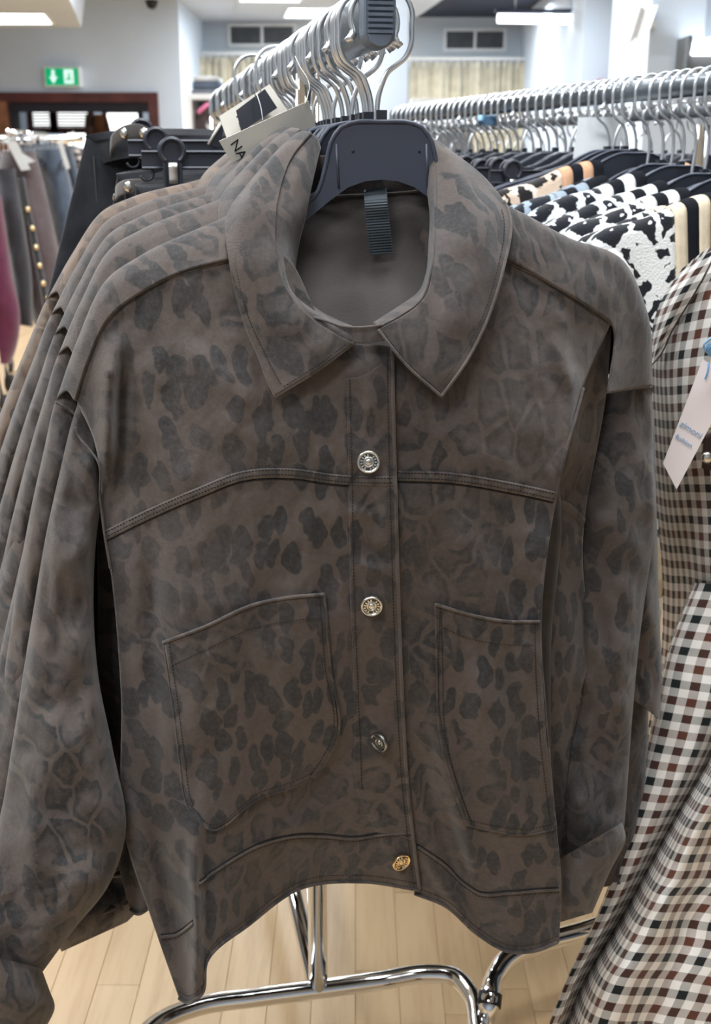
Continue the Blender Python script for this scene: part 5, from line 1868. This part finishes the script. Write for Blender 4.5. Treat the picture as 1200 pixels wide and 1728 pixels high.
# pale pink price tag
t, P, n_ = card('price_tag', 'pale pink price tag with blue script on a blue cord, in front of the checks', [(1186, 606), (1240, 640), (1142, 826), (1119, 782)], [1.135, 1.125, 1.12, 1.13], M['pink_card'], .0008)
lettering('zimoni', t, P, n_, .50, .56, .0095, M['blue_ink'])
lettering('fashion', t, P, n_, .44, .68, .007, M['blue_ink'])
for k in range(7):
    u0, v0 = 1184 + k * 2.2, 582 + (k * 7) % 12
    string(t, [at(1198 + k, 600, 1.124), at(u0 + 4, v0, 1.12), at(u0 + 22, v0 - 14 + 3 * (k % 3), 1.12), at(1225, 575 + 4 * k, 1.125)], M['blue_cord'], .0011)
string(t, [at(1196, 612, 1.128), at(1194, 628, 1.126), at(1190, 640, 1.127)], M['blue_cord'], .0012)

# ================================================================ farther away: left rack, shelf, what shows through the doorway
def drape(name, label, cat, rings, mat, Y, d, seed, group=None, fold=.012, hook_z=None):
    rr = [((l, v), (r, v), Y, d) for l, r, v in rings]
    t = thing(name, label, cat, at((rings[0][0] + rings[0][1]) / 2, rings[0][2], Y), group=group)
    obj('body', sleeve(rr, 60, 40, fold, seed), mat, t)
    if hook_z is not None:
        m_ = at((rings[0][0] + rings[0][1]) / 2, rings[0][2], Y)
        obj('hanger_hook', tube([m_ - np.array([0, 0, .06]), np.array([m_[0], m_[1], hook_z])], .006, 6), M['wire'], t)
    return t


LY = 6.4
c_burg = plain('burgundy_knit', (.085, .009, .036), .9, sheen=.3, scale=20)
c_brown = plain('brown_knit', (.075, .055, .058), .9, sheen=.3, scale=20)
c_dark = plain('charcoal_knit', (.030, .030, .036), .9, sheen=.3, scale=20)
c_navy = plain('navy_knit', (.060, .080, .115), .9, sheen=.3, scale=20)
c_navy2 = plain('dark_navy_knit', (.045, .060, .085), .9, sheen=.3, scale=20)


def stripes_mat():
    t_ = NT('striped_knit')
    co_ = t_.n('ShaderNodeTexCoord').outputs['Object']
    s_ = t_.n('ShaderNodeSeparateXYZ')
    t_.link(co_, s_.inputs[0])
    f = t_.math('FRACT', t_.math('MULTIPLY', s_.outputs[2], 26))
    return t_.set(t_.mix(t_.ramp(f, .45, .55), (.07, .06, .06), (.42, .37, .33)), .9)


GL = 'knitwear on the far left rail'
zl = zat(236, LY)
rl = thing('clothes_rack', 'chrome clothes rail with knitwear far off at the left edge', 'rack', at(20, 640, LY) * np.array([1, 1, 0]))
xa, xb = xat(-70, 236, LY), xat(116, 236, LY)
obj('rail', tube([(xa, LY, zl), (xb, LY, zl)], .022, 12), M['chrome'], rl)
obj('rail', tube([(xa, LY + .3, zl + .01), (xat(140, 232, LY + .3), LY + .3, zl + .01)], .02, 12), M['chrome'], rl)
obj('cross_piece', tube([(xa + .35, LY - .25, zl + .03), (xa + .35, LY + .45, zl + .03)], .02, 10), M['chrome'], rl)
for u, v in ((16, 628), (18, 660), (10, 697), (2, 724)):
    g0 = atz(u, v, 0)
    obj('caster', (wv * 1.7 + np.array([g0[0], g0[1], .048]), wf), M['black_rubber'], rl)
    obj('post', tube([(g0[0] - .02, g0[1], .07), (g0[0] - .04, g0[1], zl if v in (660, 697) else .45)], .018, 10), M['chrome'], rl)
g1, g2 = atz(16, 628, 0), atz(2, 724, 0)
obj('foot_bar', tube([g1 + np.array([-.03, 0, .16]), g2 + np.array([-.03, 0, .16])], .018, 10), M['chrome'], rl)
for i in range(22):
    x = xa + .05 + (xb - xa - .1) * i / 21
    h_ = thing('clothes_hanger', 'wire-hooked hanger in the crowded row on the far left rail', 'hanger', (x, LY, zl - .075), PI / 2 + rnd.uniform(-.5, .5), 'hangers on the far left rail')
    child('hook', HANG['hook', 1], h_)
    child('hanger_body', HANG['flat'], h_)
drape('knit_sweater', 'burgundy knit sweater at the very left edge', 'sweater', [(-90, 2, 330), (-90, 12, 400), (-80, 22, 470), (-70, 34, 530), (-60, 27, 590), (-50, 18, 614)], c_burg, LY - .5, .12, .3, GL)
bc_ = drape('knit_cardigan', 'long brown buttoned cardigan beside the burgundy sweater', 'cardigan', [(2, 60, 256), (-4, 72, 300), (4, 90, 380), (24, 104, 450), (44, 107, 500), (58, 101, 548)], c_brown, LY - .2, .11, 1.7, GL)
obj('sleeve', sleeve([((-12, 285), (26, 285), LY - .33, .05), ((10, 400), (44, 395), LY - .36, .07), ((22, 470), (54, 470), LY - .36, .07), ((30, 548), (56, 552), LY - .34, .05)], 40, 28, .012, 3.3), c_dark, bc_)
pl = spline([(36, 300), (46, 353), (54, 385), (60, 417), (66, 448), (72, 478), (82, 540)], 60)
V = np.stack([at(pl[:, 0] + 5 * a_, pl[:, 1], LY - .345 + .02 * a_ * a_) for a_ in (-1, 0, 1)], 1).reshape(-1, 3)
solid(obj('button_band', (V, gridfaces(60, 3)), c_dark, bc_), .01)
for u, v in ((46, 353), (54, 385), (60, 417), (66, 448), (72, 478), (80, 503)):
    obj('button', (lathe([(.0001, .012), (.012, .010), (.016, .003), (.016, -.01)], 14, np.array(Matrix.Rotation(PI / 2, 3, 'X')))[0] + at(u, v, LY - .36), lathe([(.0001, 0), (.01, 0), (.02, 0), (.02, 0)], 14)[1]), M['gold'], bc_)
drape('knit_sweater', 'blue-grey knit sweater right of the brown cardigan', 'sweater', [(60, 104, 252), (74, 118, 300), (88, 130, 360), (98, 139, 430), (106, 137, 468)], c_navy, LY, .11, 4.2, GL)
drape('knit_sweater', 'dark navy knit sweater at the right end of the far left rail', 'sweater', [(98, 122, 250), (110, 136, 300), (124, 150, 360), (132, 156, 405)], c_navy2, LY + .2, .10, 5.9, GL)
drape('knit_sweater', 'finely striped beige and brown sweater behind the navy one', 'sweater', [(116, 134, 252), (128, 150, 290), (142, 164, 340), (150, 166, 372)], stripes_mat(), LY + .3, .09, 7.3, GL, hook_z=zl + .05)
for lab, quad in (('white paper tags bunched on the far left rail', [(9, 238), (27, 238), (51, 286), (36, 288)]), ('white paper tag at the right end of the far left rail', [(97, 240), (105, 240), (118, 284), (112, 286)])):
    t, P, n_ = card('paper_tag', lab, quad, [LY - .36] * 4, M['white_card'], .004)
    string(t, [P[0], P[0] + np.array([0, .2, .02]), np.array([P[0][0], LY, zl + .01])], M['white_card'], .003)
    if 'bunched' in lab:
        obj('card', bbox8(np.concatenate([np.array([at(u, v, LY - .35) for u, v in ((30, 252), (44, 262), (60, 272), (40, 278))]), np.array([at(u, v, LY - .345) for u, v in ((30, 252), (44, 262), (60, 272), (40, 278))])])), M['white_card'], t, smooth=False)

# through the doorway
DY_ = 17.2
c_or = plain('rust_cloth', (.26, .12, .055), .9, var=.5, scale=3)
drape('rust_coat', 'rust brown coat hanging high beyond the doorway', 'coat', [(150, 180, 193), (146, 186, 215), (148, 190, 240), (158, 190, 253)], c_or, DY_, .2, 2.2)
drape('patterned_scarf', 'dark patterned scarf hung beside the rust coat beyond the doorway', 'scarf', [(144, 160, 195), (143, 160, 220), (146, 158, 240)], plain('dark_pattern', (.10, .06, .05), .9, var=.7, scale=9), DY_ - .3, .1, 3.9)
for i, (l, r, v0, v1, m_, lab) in enumerate(((120, 146, 252, 330, c_brown, 'brown garment hanging below the window beyond the doorway'), (146, 170, 258, 330, c_dark, 'dark garment with white tags beyond the doorway'),
                                             (166, 186, 262, 340, plain('wine_cloth', (.10, .03, .05), .9), 'wine red garment hanging at the right beyond the doorway'))):
    drape('hanging_garment', lab, 'garment', [(l, r, v0), (l + 1, r + 4, (v0 + v1) / 2), (l + 4, r + 8, v1)], m_, 12.8, .15, i + .5, 'garments beyond the doorway', hook_z=zat(251, 12.8))
for u in (148, 158, 167):
    t, P, n_ = card('paper_tag', 'white paper tag on the dark garments beyond the doorway', [(u, 252), (u + 5, 252), (u + 7, 270), (u + 2, 270)], [12.2] * 4, M['white_card'], .004, 'tags beyond the doorway')
    string(t, [P[0], P[0] + np.array([0, .3, .05]), np.array([P[0][0], 12.8, zat(251, 12.8) + .03])], M['white_card'], .003)
rb = thing('clothes_rack', 'clothes rail standing beyond the far left rail near the doorway', 'rack', at(150, 248, 12.8) * np.array([1, 1, 0]))
a, b = at(112, 249, 12.8), at(195, 256, 12.8)
obj('rail', tube([a, b], .03, 10), M['chrome'], rb)
for q in (a, b):
    obj('post', tube([q * np.array([1, 1, 0]), q], .02, 8), M['chrome'], rb)

# shelf with folded clothes behind the hooks
SY = 9.0
sh = thing('shelf_unit', 'white shelf unit with folded clothes on top, behind the left end of the hooks', 'shelf', at(360, 300, SY) * np.array([1, 1, 0]))
x0, x1, zs = xat(320, 160, SY), xat(452, 160, SY), zat(158, SY)
obj('top_board', box(x0 - .03, x1, SY, SY + .45, zs - .04, zs), M['white_paint'], sh, smooth=False)
obj('side_panel', box(x0 - .03, x0 + .01, SY, SY + .45, 0, zs - .04), M['white_paint'], sh, smooth=False)
obj('side_panel', box(x1 - .04, x1, SY, SY + .45, 0, zs - .04), M['white_paint'], sh, smooth=False)
obj('back_board', box(x0 + .01, x1 - .04, SY + .42, SY + .44, 0, zs - .04), M['vent'], sh, smooth=False)
obj('rod', tube([(x0, SY + .2, zs - .12), (x1, SY + .2, zs - .12)], .012, 8), M['chrome'], sh)
xf0, xf1 = xat(322, 150, SY), xat(371, 150, SY)
zz = zs + .001
for i, (m_, h_, lab) in enumerate(((plain('mid_grey_cloth', (.22, .24, .28), .9), .035, 'grey folded top at the bottom of the pile on the shelf unit'), (plain('blue_grey_cloth', (.11, .14, .20), .9), .055, 'blue-grey folded top in the middle of the pile on the shelf unit'),
                                   (plain('light_cloth', (.58, .60, .62), .9), .034, 'pale folded top on the pile on the shelf unit'))):
    g = cham(xf0 + .01 * i, xf1 - .008 * i, SY + .03, SY + .36, zz, zz + h_, .012)
    tag(obj('folded_top', g, m_), lab, 'clothes', 'folded clothes on the shelf unit')
    zz += h_ + .001
drape('brown_blouse', 'brown blouse hanging in the shelf unit', 'blouse', [(330, 366, 188), (326, 372, 200), (326, 374, 250), (326, 374, 330)], c_brown, SY + .2, .08, 2.6)
ph = thing('pink_hanger', 'pink hanger in the shelf unit', 'hanger', at(347, 180, SY + .1))
obj('bar', tube([at(334, 190, SY + .06), at(356, 172, SY + .06), at(363, 178, SY + .06)], .018, 8), plain('pink_plastic', (.75, .22, .42), .5), ph)
t, P, n_ = card('paper_tag', 'white paper tag on the brown blouse in the shelf unit', [(348, 212), (355, 209), (364, 226), (357, 230)], [SY - .02] * 4, M['white_card'], .004)
string(t, [P[0], P[0] + np.array([0, .1, .03]), np.array([P[0][0], SY + .14, P[0][2] + .02])], M['white_card'], .003)
# low cabinet and a sign strip at the right back
cb_ = thing('cabinet', 'pale low cabinet in front of the right curtain', 'cabinet', at(750, 400, 9.5) * np.array([1, 1, 0]))
x0, x1, zc = xat(697, 168, 9.5), xat(800, 168, 9.5), zat(166, 9.5)
obj('body', box(x0, x1, 9.5, 9.9, 0, zc - .03), M['vent'], cb_, smooth=False)
obj('top', box(x0 - .01, x1 + .01, 9.48, 9.92, zc - .03, zc), M['white_paint'], cb_, smooth=False)
obj('side_panel', box(x0 - .01, x0 + .06, 9.47, 9.9, 0, zc - .03), M['white_paint'], cb_, smooth=False)
a, b = at(1009, 139, 13.1), at(1042, 134, 13.1)
tag(obj('red_strip_sign', cham(a[0], b[0], 13.1, 13.19, a[2], b[2], .004), plain('red_sign', (.35, .03, .04), .5)), 'small red strip sign on the white wall above the right rail', 'sign')
